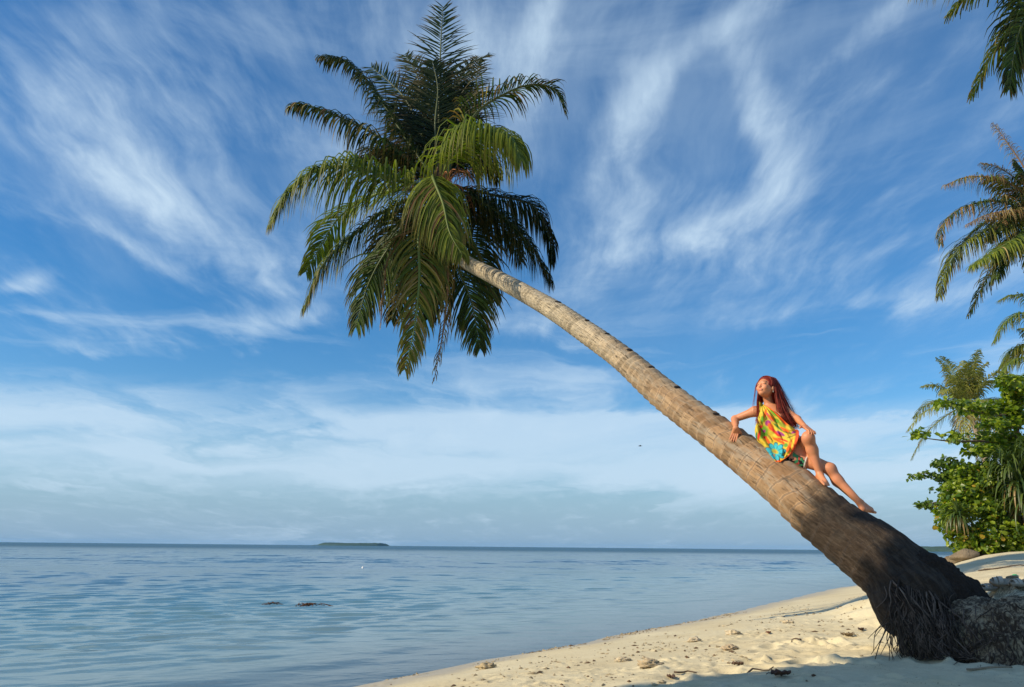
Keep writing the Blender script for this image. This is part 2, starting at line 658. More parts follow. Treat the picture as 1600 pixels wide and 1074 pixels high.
for k in range(40):   # longer chop over the deeper water
    L = 1.8 * (11.0 / 1.8) ** wr.random()
    th = math.radians(-74 + wr.normal() * 16)
    kv = 2 * math.pi / L * np.array([math.cos(th), math.sin(th)])
    ph = wr.random() * 6.28
    arg = kv[0] * SX + kv[1] * SY + ph + 1.5 * np.sin(SX * 0.17 * wr.random() + SY * 0.05 + ph)
    SZ += 0.0021 * L ** 0.9 * sst(L / (spacing * 2.4), 1.0, 2.4) * sst(SY, 18, 60 + 6 * L) * np.sin(arg)
patch = 0.45 + 1.1 * fbm(np.stack([SX * 0.10, SY * 0.055, 0 * SX], -1), 3)
SZ *= patch * sst(-sd, -0.4, 9.0) * 1.1 + 0.06
# thin swash ripples arriving on the sand
SZ += 0.012 * np.exp(-((sd + 2.2 + 0.6 * np.sin(SX * 0.7)) / 0.35) ** 2) + 0.016 * np.exp(-((sd + 5.4 + 0.9 * np.sin(SX * 0.5 + 1)) / 0.5) ** 2)
depth = np.clip(-sd, 0, 400) * 0.11
m_sea, b = mat('sea_water')
pos = geo(b)
dch = b.sep(vcol(b))
dep, far = dch[0], dch[1]
x_, y_, z_ = b.sep(pos)
rp = b.xyz(b.m('ADD', b.m('MULTIPLY', x_, 0.60), b.m('MULTIPLY', y_, 0.25)), b.m('SUBTRACT', y_, b.m('MULTIPLY', x_, 0.35)), 0.0)
nA = b.noise(rp, 2.6, 3, 0.55, 0.4)
nB = b.noise(rp, 0.33, 5, 0.62, 0.3)
nM = b.noise(b.vm('MULTIPLY', pos, (0.75, 0.20, 1)), 1.0, 4, 0.6, 0.2)
nC = b.noise(b.vm('MULTIPLY', pos, (0.20, 0.045, 1)), 1.0, 5, 0.62)
h = b.m('ADD', b.m('MULTIPLY', nA, 0.15), b.m('ADD', b.m('MULTIPLY', nB, 0.25), b.m('ADD', b.m('MULTIPLY', nM, b.m('MULTIPLY', far, 1.6)), b.m('MULTIPLY', nC, b.m('MULTIPLY', far, 4.5)))))
nrmb = b.bump(h, 0.40, 0.16)
body = b.ramp(dep, [(0.0, (0.30, 0.36, 0.36)), (0.08, (0.20, 0.31, 0.32)), (0.4, (0.09, 0.21, 0.25)), (1.0, (0.006, 0.080, 0.155))])
dif = b.n('ShaderNodeBsdfDiffuse')
b.put(dif.inputs[0], body)
trn = b.n('ShaderNodeBsdfTransparent')
trn.inputs[0].default_value = (0.80, 0.92, 0.92, 1)
opac = b.ramp(dep, [(0.0, 0.05), (0.03, 0.35), (0.12, 0.8), (0.3, 1.0)])
mx1 = b.n('ShaderNodeMixShader')
b.put(mx1.inputs[0], opac)
b.t.links.new(trn.outputs[0], mx1.inputs[1])
b.t.links.new(dif.outputs[0], mx1.inputs[2])
gl = b.n('ShaderNodeBsdfGlossy')
gl.inputs['Roughness'].default_value = 0.06
b.put(gl.inputs['Normal'], nrmb)
fr = b.n('ShaderNodeFresnel')
fr.inputs['IOR'].default_value = 1.333
b.put(fr.inputs['Normal'], nrmb)
mx2 = b.n('ShaderNodeMixShader')
b.put(mx2.inputs[0], b.m('MULTIPLY', fr.outputs[0], b.m('SUBTRACT', 1.0, b.m('MULTIPLY', dch[2], 0.62))))
b.t.links.new(mx1.outputs[0], mx2.inputs[1])
b.t.links.new(gl.outputs[0], mx2.inputs[2])
finish(b, mx2.outputs[0])
mb = MB()
depn = np.clip(depth / 3.0, 0, 1)
farn = sst(SY, 14, 90)
mb.grid(np.stack([SX, SY, SZ], -1), np.stack([depn, farn, sst(SY, 110, 420)], -1))
sea = mb.build('sea', m_sea)
tag(sea, 'calm rippled blue sea reaching the flat horizon', kind='structure')

# far land
m_far, b = mat('distant_forest')
nf = b.noise(geo(b), 0.12, 5, 0.6)
cf = b.mix(nf, (0.030, 0.062, 0.040), (0.075, 0.115, 0.060))
finish(b, principled(b, cf, 0.9, b.bump(nf, 1.0, 3.0), 0.1).outputs[0])


def land_strip(name, px0, px1, Y, prof, depthm, label, seed):
    """low wooded land seen across the water; prof(u) -> height in m"""
    mb = MB()
    n = 220
    u = np.linspace(0, 1, n)
    xs = np.array([PG(px0 + (px1 - px0) * t, 860)[0] * 0 + P(px0 + (px1 - px0) * t, 858, Y)[0] for t in u])
    w = np.linspace(0, 1, 25)
    hh = prof(u)
    g = np.zeros((25, n, 3))
    for i, t in enumerate(w):
        arch = math.sin(math.pi * min(1, t * 1.0)) ** 0.35
        rough = 0.8 + 0.4 * fbm(np.stack([u * 60, 0 * u + t * 8, 0 * u + seed], -1), 3)
        g[i, :, 0] = xs
        g[i, :, 1] = Y + depthm * t - depthm * 0.3 * np.sin(u * math.pi)
        g[i, :, 2] = hh * arch * rough - 0.6
    mb.grid(g)
    o = mb.build(name, m_far)
    tag(o, label, kind='structure')
    return o


def isl(u):
    b_ = sst(u, 0.14, 0.20) * sst(u, 1.0, 0.965)
    return 9.0 * b_ * (1 + 0.05 * np.sin(u * 9)) + 3.0 * np.exp(-((u - 0.07) / 0.05) ** 2)


land_strip('island', 481, 592, 2600, isl, 260, 'low flat wooded island on the horizon left of the palm', 1)
land_strip('headland', 1380, 1720, 1500, lambda u: 4 + 8.5 * sst(u, 0.0, 0.45) + 2 * np.sin(u * 12), 300, 'distant low green headland across the water behind the palm base', 4)

# ------------------------------------------------------------------ palms
M_LEAF = leaf_mat('palm_leaf', 0.50, 0.26, 0.16)
M_RACHIS = plain_mat('palm_rachis', 0.5, 18, 0.25, 0.004)
M_FIBRE = plain_mat('palm_fibre', 0.9, 40, 0.5, 0.02)

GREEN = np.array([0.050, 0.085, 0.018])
LIME = np.array([0.165, 0.195, 0.022])  # yellow-green, raised so sunlit fronds are brighter in the colour itself
DEEP = np.array([0.013, 0.027, 0.008])  # near-black green: shade inside the crown is put into this leaf colour
BROWN = np.array([0.20, 0.115, 0.05])
STRAW = np.array([0.36, 0.28, 0.13])


LSCALE = 1.42
NMUL = 1.35


def frond(pts, n=70, ll=0.75, root=None, tint=GREEN, tint2=LIME, droop=1.0, dead=0.0, gap=0.0, width=0.030, seed=0, side=None, petiole=0.14, lift=0.25, name='frond', fold=0.5, segs=5, label=None):
    """one pinnate leaf: a rachis tube (sub-part) with two rows of folded leaflets"""
    r = np.random.default_rng(seed + 100)
    cur = spline(pts, 60)
    tan = nrm(np.gradient(cur, axis=0))
    Ltot = np.linalg.norm(np.diff(cur, axis=0), axis=1).sum()
    h = cur[-1] - cur[0]
    h[2] = 0
    if side is None:
        if np.linalg.norm(h) < 0.25:
            h = np.array([0.3, -1, 0])
        side = nrm(np.cross(nrm(h), [0, 0, 1.0]))
    side = nrm(side)
    n = int(n * NMUL)
    mb = MB()
    for sgn in (-1, 1):
        t = petiole + (1 - petiole) * (np.arange(n) + r.random(n) * 0.7) / n
        for ti in t:
            if r.random() < gap:
                continue
            f = ti * 59
            i = min(int(f), 58)
            p0 = cur[i] + (cur[i + 1] - cur[i]) * (f - i)
            T = tan[i]
            S = nrm(side - T * np.dot(side, T)) * sgn
            D = nrm(np.cross(S, T)) * sgn   # dorsal
            D = D if np.dot(D, np.cross(side, T)) > 0 else -D
            u = (ti - petiole) / (1 - petiole)
            L = ll * (0.55 + 0.45 * math.sin(math.pi * min(1, u * 1.25 + 0.12))) * (1.0 if u < 0.75 else 1.0 - 0.62 * ((u - 0.75) / 0.25) ** 1.4)
            L *= r.uniform(0.72, 1.10) * LSCALE
            fw = 0.45 + 0.75 * u + r.normal() * 0.13
            d = nrm(S * 1.0 + T * fw + D * (lift + r.normal() * 0.20))
            g = np.array([0, 0, -1.0])
            dr = droop * r.uniform(0.75, 1.3)
            q = [p0]
            dd = d.copy()
            sl = L / segs
            for k in range(segs):
                dd = nrm(dd + g * dr * (0.08 + 0.17 * k) + r.normal(size=3) * 0.03 * (1 + 3 * dead))
                q.append(q[-1] + dd * sl)
            q = np.array(q)
            tq = nrm(np.gradient(q, axis=0))
            wv = nrm(np.cross(tq, D + 0.001))
            nv = np.cross(wv, tq)
            wd = width * np.array([0.45, 1.0, 1.0, 0.85, 0.55, 0.03])[:segs + 1] * (1 - 0.55 * dead) * r.uniform(0.85, 1.15)
            a = q + wv * wd[:, None] * 0.5 - nv * wd[:, None] * 0.5 * fold
            c = q - wv * wd[:, None] * 0.5 - nv * wd[:, None] * 0.5 * fold
            grid = np.stack([a, q, c], 1)
            m = r.random() ** 1.6
            col = tint * (1 - m) + tint2 * m
            tipc = BROWN * 0.9 + 0.1 * STRAW
            kt = np.array([0, 0, 0, 0.05, 0.25, 0.6])[:segs + 1] * (0.5 + r.random())
            dk = dead if dead < 1 else 1.0
            if r.random() < dk:
                col = (BROWN if r.random() < 0.6 else STRAW) * r.uniform(0.5, 1.1)
            cc = col[None] * (1 - kt[:, None]) + tipc[None] * kt[:, None]
            mb.grid(grid, np.repeat(cc[:, None], 3, 1))
    fo = part(mb, name, M_LEAF, root)
    rb = MB()
    rad = 0.028 * (1 - np.linspace(0, 1, 60)) ** 0.8 * min(1.2, Ltot / 3.0) + 0.0035
    rad[:6] *= np.linspace(1.9, 1.0, 6)
    rc = (np.array([0.05, 0.055, 0.02]) + tint * 1.2) if dead < 0.7 else np.array([0.22, 0.13, 0.06])
    rb.tube(cur, rad, 6, rc)
    part(rb, 'rachis', M_RACHIS, fo)
    if label:
        fo['label'] = label
    return fo


# ---- the leaning palm
TR = [  # centre px, py, width px (photo)
    (1472, 982, 40), (1462, 970, 96), (1448, 953, 120), (1428, 930, 122), (1396, 894, 107), (1365, 866, 102), (1317, 832, 88), (1270, 795, 82),
    (1231, 761, 75), (1177, 721, 63), (1128, 684, 57), (1077, 647, 51), (1032, 612, 48), (972, 560, 40),
    (920, 522, 36.5), (859, 481, 32), (777, 435, 26), (722, 404, 21.5), (700, 362, 20), (690, 318, 19), (686, 285, 17)]
B0 = P(1428, 930, 7.45)
C0 = P(690, 330, 13.0)
hd = nrm((C0 - B0)[:2])
nn = np.array([-hd[1], hd[0]])


def trunk_point(px, py):
    """point on the vertical plane in which the trunk leans"""
    r = ray(px, py)
    k = np.dot(B0[:2], nn) / np.dot(r[:2], nn)
    return CAM + r * k


tp = np.array([trunk_point(a, c) for a, c, w in TR])
tw = np.array([w * p[1] / FPX / 2 * 1.0 for (a, c, w), p in zip(TR, tp)])
NT = 900
tc_ = spline(np.column_stack([tp, tw]), NT)
t_pts, t_rad = tc_[:, :3], tc_[:, 3]
t_len = np.concatenate([[0], np.cumsum(np.linalg.norm(np.diff(t_pts, axis=0), axis=1))])


def trunk_at_px(px):
    """trunk axis point whose image column is px -> (point, radius)"""
    v = t_pts - CAM
    cx = (v @ cR) / (v @ cF) * FPX + 800
    i = int(np.argmin(np.abs(cx - px)))
    return t_pts[i], t_rad[i]


m_bark, b = mat('palm_bark')
uvn = b.n('ShaderNodeUVMap').outputs[0]
u_, v_, _ = b.sep(uvn)
pos = geo(b)
vc = b.sep(vcol(b))
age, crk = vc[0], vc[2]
scar = b.sstep(vc[1], 0.62, 0.95)
tone = b.m('MULTIPLY', b.m('MINIMUM', vc[1], 0.6), 1.0 / 0.6)
th = b.m('MULTIPLY', u_, 2 * math.pi)
cyl = b.xyz(b.m('MULTIPLY', b.m('COSINE', th), 1.0), b.m('MULTIPLY', b.m('SINE', th), 1.0), b.m('MULTIPLY', v_, 1.0))
nl = b.noise(b.vm('MULTIPLY', cyl, (9.0, 9.0, 9.0)), 1.0, 5, 0.65)
nf_ = b.noise(b.vm('MULTIPLY', cyl, (24.0, 24.0, 7.0)), 1.0, 3, 0.6)
nr = b.noise(b.vm('MULTIPLY', cyl, (2.0, 2.0, 30.0)), 1.0, 4, 0.6)
npat = b.noise(b.vm('MULTIPLY', cyl, (1.6, 1.6, 1.3)), 1.0, 4, 0.6)
old = b.mix(b.sstep(npat, 0.3, 0.7), (0.29, 0.165, 0.080), (0.41, 0.27, 0.15))
young = b.mix(b.sstep(npat, 0.3, 0.7), (0.40, 0.33, 0.22), (0.50, 0.42, 0.29))
cb = b.mix(age, old, young)
cb = b.vm('SCALE', cb, b.m('ADD', 0.72, b.m('MULTIPLY', tone, 0.55)))
grey = b.sstep(b.noise(b.vm('MULTIPLY', cyl, (2.6, 2.6, 3.6)), 1.0, 5, 0.65), 0.46, 0.66)
cb = b.mix(b.m('MULTIPLY', grey, 0.60), cb, (0.36, 0.32, 0.25))
cb = b.mix(b.m('MULTIPLY', b.sstep(nr, 0.5, 0.72), 0.35), cb, (0.16, 0.105, 0.06))
cb = b.mix(b.m('MULTIPLY', scar, 0.62), cb, (0.12, 0.095, 0.07))
crack = b.m('MULTIPLY', b.sstep(nf_, 0.53, 0.66), b.sstep(nl, 0.38, 0.60))
cb = b.mix(b.m('MULTIPLY', crack, 0.66), cb, (0.055, 0.035, 0.022))
spot = b.sstep(b.noise(b.vm('MULTIPLY', cyl, (3.5, 3.5, 7.0)), 1.0, 3, 0.5), 0.66, 0.75)
cb = b.mix(b.m('MULTIPLY', spot, 0.8), cb, (0.06, 0.045, 0.035))
# weathered dark bole near the roots, with shade painted in to near black
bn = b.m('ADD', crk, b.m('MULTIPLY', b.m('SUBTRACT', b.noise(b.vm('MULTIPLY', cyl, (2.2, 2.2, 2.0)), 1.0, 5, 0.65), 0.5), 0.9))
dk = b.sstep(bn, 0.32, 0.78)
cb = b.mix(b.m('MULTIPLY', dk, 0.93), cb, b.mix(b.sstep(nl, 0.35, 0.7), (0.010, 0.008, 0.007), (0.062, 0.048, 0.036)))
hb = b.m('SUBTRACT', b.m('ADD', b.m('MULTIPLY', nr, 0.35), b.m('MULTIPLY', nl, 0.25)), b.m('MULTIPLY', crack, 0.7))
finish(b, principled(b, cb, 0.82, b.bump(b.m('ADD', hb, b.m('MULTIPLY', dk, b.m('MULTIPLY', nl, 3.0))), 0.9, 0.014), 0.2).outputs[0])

palm = empty('leaning_palm', (B0[0], B0[1], bz(B0[0], B0[1])), 'coconut palm leaning far out over the water with the woman on its trunk', 'palm tree')
SEG = 72
th = np.linspace(0, 2 * np.pi, SEG + 1)
tan = nrm(np.gradient(t_pts, axis=0))
A_ = nrm(np.cross(tan, [0, 0, 1.0]))
Bv = np.cross(A_, tan)
s_ = t_len
# ring scars: spacing shrinks towards the crown
sp = np.interp(s_, [0, 2.0, 4.0, 8.0, t_len[-1]], [0.16, 0.150, 0.115, 0.06, 0.045])
phase = np.cumsum(np.concatenate([[0], np.diff(s_)]) / sp)
g = np.zeros((NT, SEG + 1, 3))
cc = np.zeros((NT, SEG + 1, 3))
ring_amp = np.interp(s_, [0, 0.7, 1.6, 5, 8, t_len[-1]], [0.0, 0.004, 0.008, 0.008, 0.005, 0.003])
for j, a in enumerate(th):
    wob = 0.55 * math.sin(a + 0.8) + 0.35 * np.sin(2 * a + s_ * 1.7)
    cyc = np.stack([np.cos(a) * 1.6 + 0 * s_, np.sin(a) * 1.6 + 0 * s_, s_ * 2.4], -1)
    ph = phase + 0.35 * wob + 0.8 * (vnoise(cyc) - 0.5)
    fr = ph - np.floor(ph)
    saw = np.where(fr < 0.82, fr / 0.82, (1 - fr) / 0.18)
    lump = (fbm(np.stack([np.cos(a) * 1.3 + 0 * s_, np.sin(a) * 1.3 + 0 * s_, s_ * 1.5 + 4], -1), 3) - 0.5)
    rootm = sst(s_, 1.3, 0.3)
    big = fbm(np.stack([np.cos(a) * 2.6 + 0 * s_, np.sin(a) * 2.6 + 0 * s_, s_ * 3.0 + 9], -1), 4) - 0.5
    rr = t_rad * (1 + lump * 0.10 + big * 0.42 * rootm) + ring_amp * (saw - 0.5) * 2
    g[:, j] = t_pts + rr[:, None] * (math.cos(a) * A_ + math.sin(a) * Bv)
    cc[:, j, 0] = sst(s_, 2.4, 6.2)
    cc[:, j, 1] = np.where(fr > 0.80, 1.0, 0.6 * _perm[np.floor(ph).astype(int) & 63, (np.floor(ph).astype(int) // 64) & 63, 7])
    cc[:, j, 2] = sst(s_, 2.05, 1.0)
uv = np.zeros((NT, SEG + 1, 2))
uv[..., 0] = (th / (2 * np.pi))[None]
uv[..., 1] = s_[:, None]
mb = MB()
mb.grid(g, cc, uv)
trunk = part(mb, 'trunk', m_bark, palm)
# small climbing notches cut along the upper side of the trunk
nb = MB()
for px in (868, 912, 943, 977, 1010, 1050, 1110, 1194):
    v = t_pts - CAM
    cx = (v @ cR) / (v @ cF) * FPX + 800
    i = int(np.argmin(np.abs(cx - px)))
    up = nrm(np.cross(np.cross(tan[i], [0, 0, 1.0]), tan[i]))
    up = up if up[2] > 0 else -up
    dirn = nrm(up * 0.93 - np.array([0, 1, 0]) * 0.30)
    dirn = nrm(dirn - tan[i] * np.dot(dirn, tan[i]))
    c0 = t_pts[i] + dirn * t_rad[i] * 1.015
    sd_ = np.cross(tan[i], dirn)
    u2 = np.linspace(-1, 1, 9)
    k = 0.25 + 0.2 * RNG.random()
    gg = np.zeros((9, 5, 3))
    for a, uu in enumerate(u2):
        for b2, ww in enumerate(np.linspace(-1, 1, 5)):
            q = c0 + tan[i] * ww * 0.028 * (1 - uu * uu * 0.8) + sd_ * uu * t_rad[i] * k - dirn * (t_rad[i] * (1 - math.sqrt(max(0, 1 - (uu * k) ** 2)))) + dirn * 0.010 * (1 - ww * ww)
            gg[a, b2] = q
    nb.grid(gg, (0.03, 0.022, 0.018))
part(nb, 'climbing_notches', M_FIBRE, trunk)['kind'] = 'stuff'

# buttress lobe behind, running into the sand bank to the right
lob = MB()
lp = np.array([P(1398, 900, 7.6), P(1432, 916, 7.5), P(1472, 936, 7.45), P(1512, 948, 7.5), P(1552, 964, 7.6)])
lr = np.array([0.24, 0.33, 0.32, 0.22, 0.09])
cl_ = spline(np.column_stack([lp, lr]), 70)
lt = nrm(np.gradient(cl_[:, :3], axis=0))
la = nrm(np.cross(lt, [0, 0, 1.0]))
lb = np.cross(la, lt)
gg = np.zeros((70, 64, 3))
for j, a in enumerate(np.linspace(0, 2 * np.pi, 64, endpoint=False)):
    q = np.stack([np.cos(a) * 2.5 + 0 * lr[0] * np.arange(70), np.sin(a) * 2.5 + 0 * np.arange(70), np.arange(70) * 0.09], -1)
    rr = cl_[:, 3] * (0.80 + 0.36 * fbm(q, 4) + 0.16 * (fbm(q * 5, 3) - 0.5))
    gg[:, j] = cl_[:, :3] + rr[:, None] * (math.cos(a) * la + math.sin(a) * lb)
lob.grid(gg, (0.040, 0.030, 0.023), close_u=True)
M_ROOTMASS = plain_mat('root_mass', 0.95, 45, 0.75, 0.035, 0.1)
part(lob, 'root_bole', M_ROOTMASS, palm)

# root ball: sand and root fibre held together under the bole
M_SOIL, b = mat('root_soil')
pos = geo(b)
f1 = b.noise(b.vm('MULTIPLY', pos, (26, 26, 14)), 1.0, 6, 0.7, 1.2)
f2 = b.noise(pos, 4.0, 4, 0.6)
sc_ = b.mix(b.sstep(b.m('ADD', f1, b.m('MULTIPLY', b.m('SUBTRACT', f2, 0.5), 0.5)), 0.42, 0.68), (0.075, 0.052, 0.035), (0.50, 0.39, 0.25))
finish(b, principled(b, sc_, 0.95, b.bump(f1, 1.0, 0.03), 0.1).outputs[0])
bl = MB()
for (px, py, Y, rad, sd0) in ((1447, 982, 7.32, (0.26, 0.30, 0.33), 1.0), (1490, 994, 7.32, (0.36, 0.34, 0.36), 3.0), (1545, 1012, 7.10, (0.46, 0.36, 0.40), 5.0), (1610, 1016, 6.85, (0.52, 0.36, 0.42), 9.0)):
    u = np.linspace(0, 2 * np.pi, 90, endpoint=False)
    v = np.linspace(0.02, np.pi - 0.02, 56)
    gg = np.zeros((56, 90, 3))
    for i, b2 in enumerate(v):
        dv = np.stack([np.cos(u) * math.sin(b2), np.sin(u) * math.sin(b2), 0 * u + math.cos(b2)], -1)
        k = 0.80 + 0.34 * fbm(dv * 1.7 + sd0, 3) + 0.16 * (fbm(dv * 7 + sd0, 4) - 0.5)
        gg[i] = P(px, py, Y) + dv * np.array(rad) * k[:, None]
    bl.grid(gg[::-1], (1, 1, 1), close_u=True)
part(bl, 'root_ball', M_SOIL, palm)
surf = np.vstack([g.reshape(-1, 3), np.concatenate(bl.v), np.concatenate(lob.v)])
sv = surf - CAM
spx = (sv @ cR) / (sv @ cF) * FPX + 800
spy = 537 - (sv @ cU) / (sv @ cF) * FPX


def front(px, py, out=0.012, rad=9):
    """nearest surface of bole or root ball seen at a pixel"""
    m = np.hypot(spx - px, spy - py) < rad
    if not m.any():
        return None
    return P(px, py, surf[m, 1].min() - out)


# adventitious roots hanging out of the undercut base
M_ROOT = plain_mat('palm_root', 0.85, 60, 0.5, 0.004, 0.15)
rr_ = np.random.default_rng(21)


def root_obj(pts, r0, r1, col):
    mb = MB()
    c = spline(pts, 14)
    mb.tube(c, np.linspace(r0, r1, 14), 6, col)
    part(mb, 'root', M_ROOT, palm)


for k in range(240):
    f = rr_.random() ** 1.3
    sx = 1393 + 88 * f + rr_.normal() * 5
    sy = 905 + 70 * rr_.random() + 14 * f
    ln = 45 + 60 * rr_.random()
    sl = 0.40 - 0.35 * f + rr_.normal() * 0.34
    pts = []
    for t in np.linspace(0, 1, 5):
        a, c = sx + sl * ln * t + rr_.normal() * 4.0, min(sy + ln * t, 1026 + 6 * rr_.random())
        q = front(a, c, -0.035 if t == 0 else 0.002 + 0.02 * rr_.random() + 0.03 * t)
        if q is not None:
            q[2] = max(q[2], bz(q[0], q[1]) - 0.015)
            pts.append(q)
    if len(pts) < 3:
        continue
    tone = rr_.random() ** 2.2
    root_obj(pts, 0.009 * rr_.uniform(0.25, 1.0) , 0.0025, np.array([0.035, 0.026, 0.020]) * (1 + 4.5 * tone))
for k in range(60):   # roots and fibres lying across the sandy root ball
    sx, sy = 1465 + 140 * rr_.random(), 945 + 85 * rr_.random()
    a0 = rr_.normal() * 0.9 + 1.2
    ln = 14 + 26 * rr_.random()
    pts = [front(sx + math.cos(a0) * ln * t + rr_.normal() * 1.5, sy + math.sin(a0) * ln * t + rr_.normal() * 1.5, 0.004) for t in (0, 0.35, 0.7, 1)]
    pts = [q for q in pts if q is not None]
    if len(pts) >= 3:
        root_obj(pts, 0.006, 0.003, np.array([0.045, 0.033, 0.025]) * (1 + 2.0 * rr_.random() ** 2))
for k in range(18):   # loose hanging rootlets on the sea side
    p0 = front(1388 + 18 * rr_.random(), 940 + 40 * rr_.random(), 0.0, 14)
    if p0 is None:
        continue
    p2 = p0 + np.array([-0.10 - 0.14 * rr_.random() if k < 6 else 0.05 * rr_.normal(), -0.05, -0.20 - 0.34 * rr_.random()])
    p2[2] = max(p2[2], bz(p2[0], p2[1]) - 0.01)
    p1 = (p0 + p2) / 2 + rr_.normal(size=3) * 0.03
    root_obj([p0, p1, p2], 0.005, 0.002, np.array([0.07, 0.05, 0.035]))
for k in range(110):   # bits of root and fibre sticking to the sand bank
    sx, sy = 1500 + 105 * rr_.random(), 935 + 100 * rr_.random()
    a0 = rr_.normal() * 0.8 + (0.3 if k % 2 else 1.3)
    ln = 8 + 20 * rr_.random() ** 1.5
    pts = []
    for t in (0, 0.5, 1):
        q = ground_hit(sx + math.cos(a0) * ln * t + rr_.normal() * 2.5, sy + math.sin(a0) * ln * t + rr_.normal(), 5.0, 10.0)
        if q is not None:
            pts.append(q + np.array([0, -0.004, 0.004]))
    if len(pts) == 3 and np.linalg.norm(pts[2] - pts[0]) < 0.6:
        root_obj(pts, 0.0055, 0.002, np.array([0.06, 0.046, 0.034]) * (1 + 2.0 * rr_.random()))
p0 = P(1388, 958, 7.45)
pe = PG(1366, 1032, 0.62)
root_obj([p0, P(1383, 985, 7.3), P(1374, 1008, 7.1), np.array([pe[0], pe[1], bz(pe[0], pe[1])])], 0.007, 0.004, np.array([0.16, 0.11, 0.07]))

# ---- crown
HEART = t_pts[-1] + np.array([0, 0, -0.05])
YC = HEART[1]


def FR(pxs, dys, **kw):
    """frond through photo points; dys = metres nearer(-)/farther(+) than the heart"""
    pts = [P(a, c, YC + dy) for (a, c), dy in zip(pxs, dys)]
    return frond(pts, root=palm, **kw)


D2 = np.array([0.024, 0.044, 0.011])  # partner tint for shaded fronds, shade painted into the green
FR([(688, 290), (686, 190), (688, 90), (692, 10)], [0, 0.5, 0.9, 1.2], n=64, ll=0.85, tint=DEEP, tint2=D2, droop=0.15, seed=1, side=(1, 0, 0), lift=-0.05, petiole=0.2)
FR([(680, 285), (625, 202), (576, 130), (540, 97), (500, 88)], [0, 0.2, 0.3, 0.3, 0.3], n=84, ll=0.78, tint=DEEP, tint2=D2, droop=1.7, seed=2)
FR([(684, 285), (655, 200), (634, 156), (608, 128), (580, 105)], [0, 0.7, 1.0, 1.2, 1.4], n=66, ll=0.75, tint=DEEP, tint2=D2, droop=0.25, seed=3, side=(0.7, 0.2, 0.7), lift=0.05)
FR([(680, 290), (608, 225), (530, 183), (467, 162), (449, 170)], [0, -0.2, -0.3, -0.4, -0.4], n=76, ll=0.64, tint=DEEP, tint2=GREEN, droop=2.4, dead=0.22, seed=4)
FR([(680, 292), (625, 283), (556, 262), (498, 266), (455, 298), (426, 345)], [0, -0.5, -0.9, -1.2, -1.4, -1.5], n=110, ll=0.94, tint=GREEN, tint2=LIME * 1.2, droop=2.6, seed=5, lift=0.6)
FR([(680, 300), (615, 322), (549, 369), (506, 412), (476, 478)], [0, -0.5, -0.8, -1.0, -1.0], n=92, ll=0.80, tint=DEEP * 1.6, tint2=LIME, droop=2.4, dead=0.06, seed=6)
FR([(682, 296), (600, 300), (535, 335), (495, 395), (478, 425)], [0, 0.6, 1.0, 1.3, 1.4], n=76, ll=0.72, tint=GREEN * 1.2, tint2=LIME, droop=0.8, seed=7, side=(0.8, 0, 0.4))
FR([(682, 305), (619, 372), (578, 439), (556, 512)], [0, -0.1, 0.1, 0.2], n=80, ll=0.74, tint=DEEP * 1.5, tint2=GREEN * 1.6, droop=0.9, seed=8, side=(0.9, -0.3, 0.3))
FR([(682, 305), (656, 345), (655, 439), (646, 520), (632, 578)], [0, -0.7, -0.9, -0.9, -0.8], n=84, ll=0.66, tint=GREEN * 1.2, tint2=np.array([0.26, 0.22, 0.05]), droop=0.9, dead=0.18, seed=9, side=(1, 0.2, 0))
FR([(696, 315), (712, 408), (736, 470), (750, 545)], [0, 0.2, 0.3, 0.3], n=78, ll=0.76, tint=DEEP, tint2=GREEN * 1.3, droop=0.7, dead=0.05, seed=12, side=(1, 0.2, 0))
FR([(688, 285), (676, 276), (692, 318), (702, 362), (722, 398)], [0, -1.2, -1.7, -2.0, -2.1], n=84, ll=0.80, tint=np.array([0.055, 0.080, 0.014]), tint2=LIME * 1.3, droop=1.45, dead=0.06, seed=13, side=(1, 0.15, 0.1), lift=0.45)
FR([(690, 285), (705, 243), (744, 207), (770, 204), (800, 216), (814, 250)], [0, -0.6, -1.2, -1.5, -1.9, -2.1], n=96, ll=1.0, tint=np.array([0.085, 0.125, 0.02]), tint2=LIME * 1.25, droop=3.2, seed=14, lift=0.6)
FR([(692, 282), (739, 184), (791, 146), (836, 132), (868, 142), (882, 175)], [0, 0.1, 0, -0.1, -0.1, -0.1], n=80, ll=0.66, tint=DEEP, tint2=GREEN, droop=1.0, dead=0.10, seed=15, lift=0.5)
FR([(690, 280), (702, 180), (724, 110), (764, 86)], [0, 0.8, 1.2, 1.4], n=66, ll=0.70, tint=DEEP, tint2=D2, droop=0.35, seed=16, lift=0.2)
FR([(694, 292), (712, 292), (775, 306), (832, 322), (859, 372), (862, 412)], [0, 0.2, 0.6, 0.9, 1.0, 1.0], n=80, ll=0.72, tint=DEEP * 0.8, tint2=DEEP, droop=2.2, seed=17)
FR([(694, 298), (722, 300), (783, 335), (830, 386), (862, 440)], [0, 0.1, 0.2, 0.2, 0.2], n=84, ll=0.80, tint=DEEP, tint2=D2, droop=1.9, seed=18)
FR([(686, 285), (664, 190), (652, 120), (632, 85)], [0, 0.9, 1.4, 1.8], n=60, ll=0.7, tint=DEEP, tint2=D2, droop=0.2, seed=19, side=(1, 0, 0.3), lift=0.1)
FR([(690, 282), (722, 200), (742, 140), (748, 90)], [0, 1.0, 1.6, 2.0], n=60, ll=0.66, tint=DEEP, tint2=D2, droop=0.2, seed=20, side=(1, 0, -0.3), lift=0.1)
FR([(688, 300), (650, 390), (628, 450), (612, 500)], [0, 0.5, 0.8, 0.9], n=64, ll=0.66, tint=DEEP, tint2=D2, droop=0.8, dead=0.1, seed=21, side=(1, 0, 0))
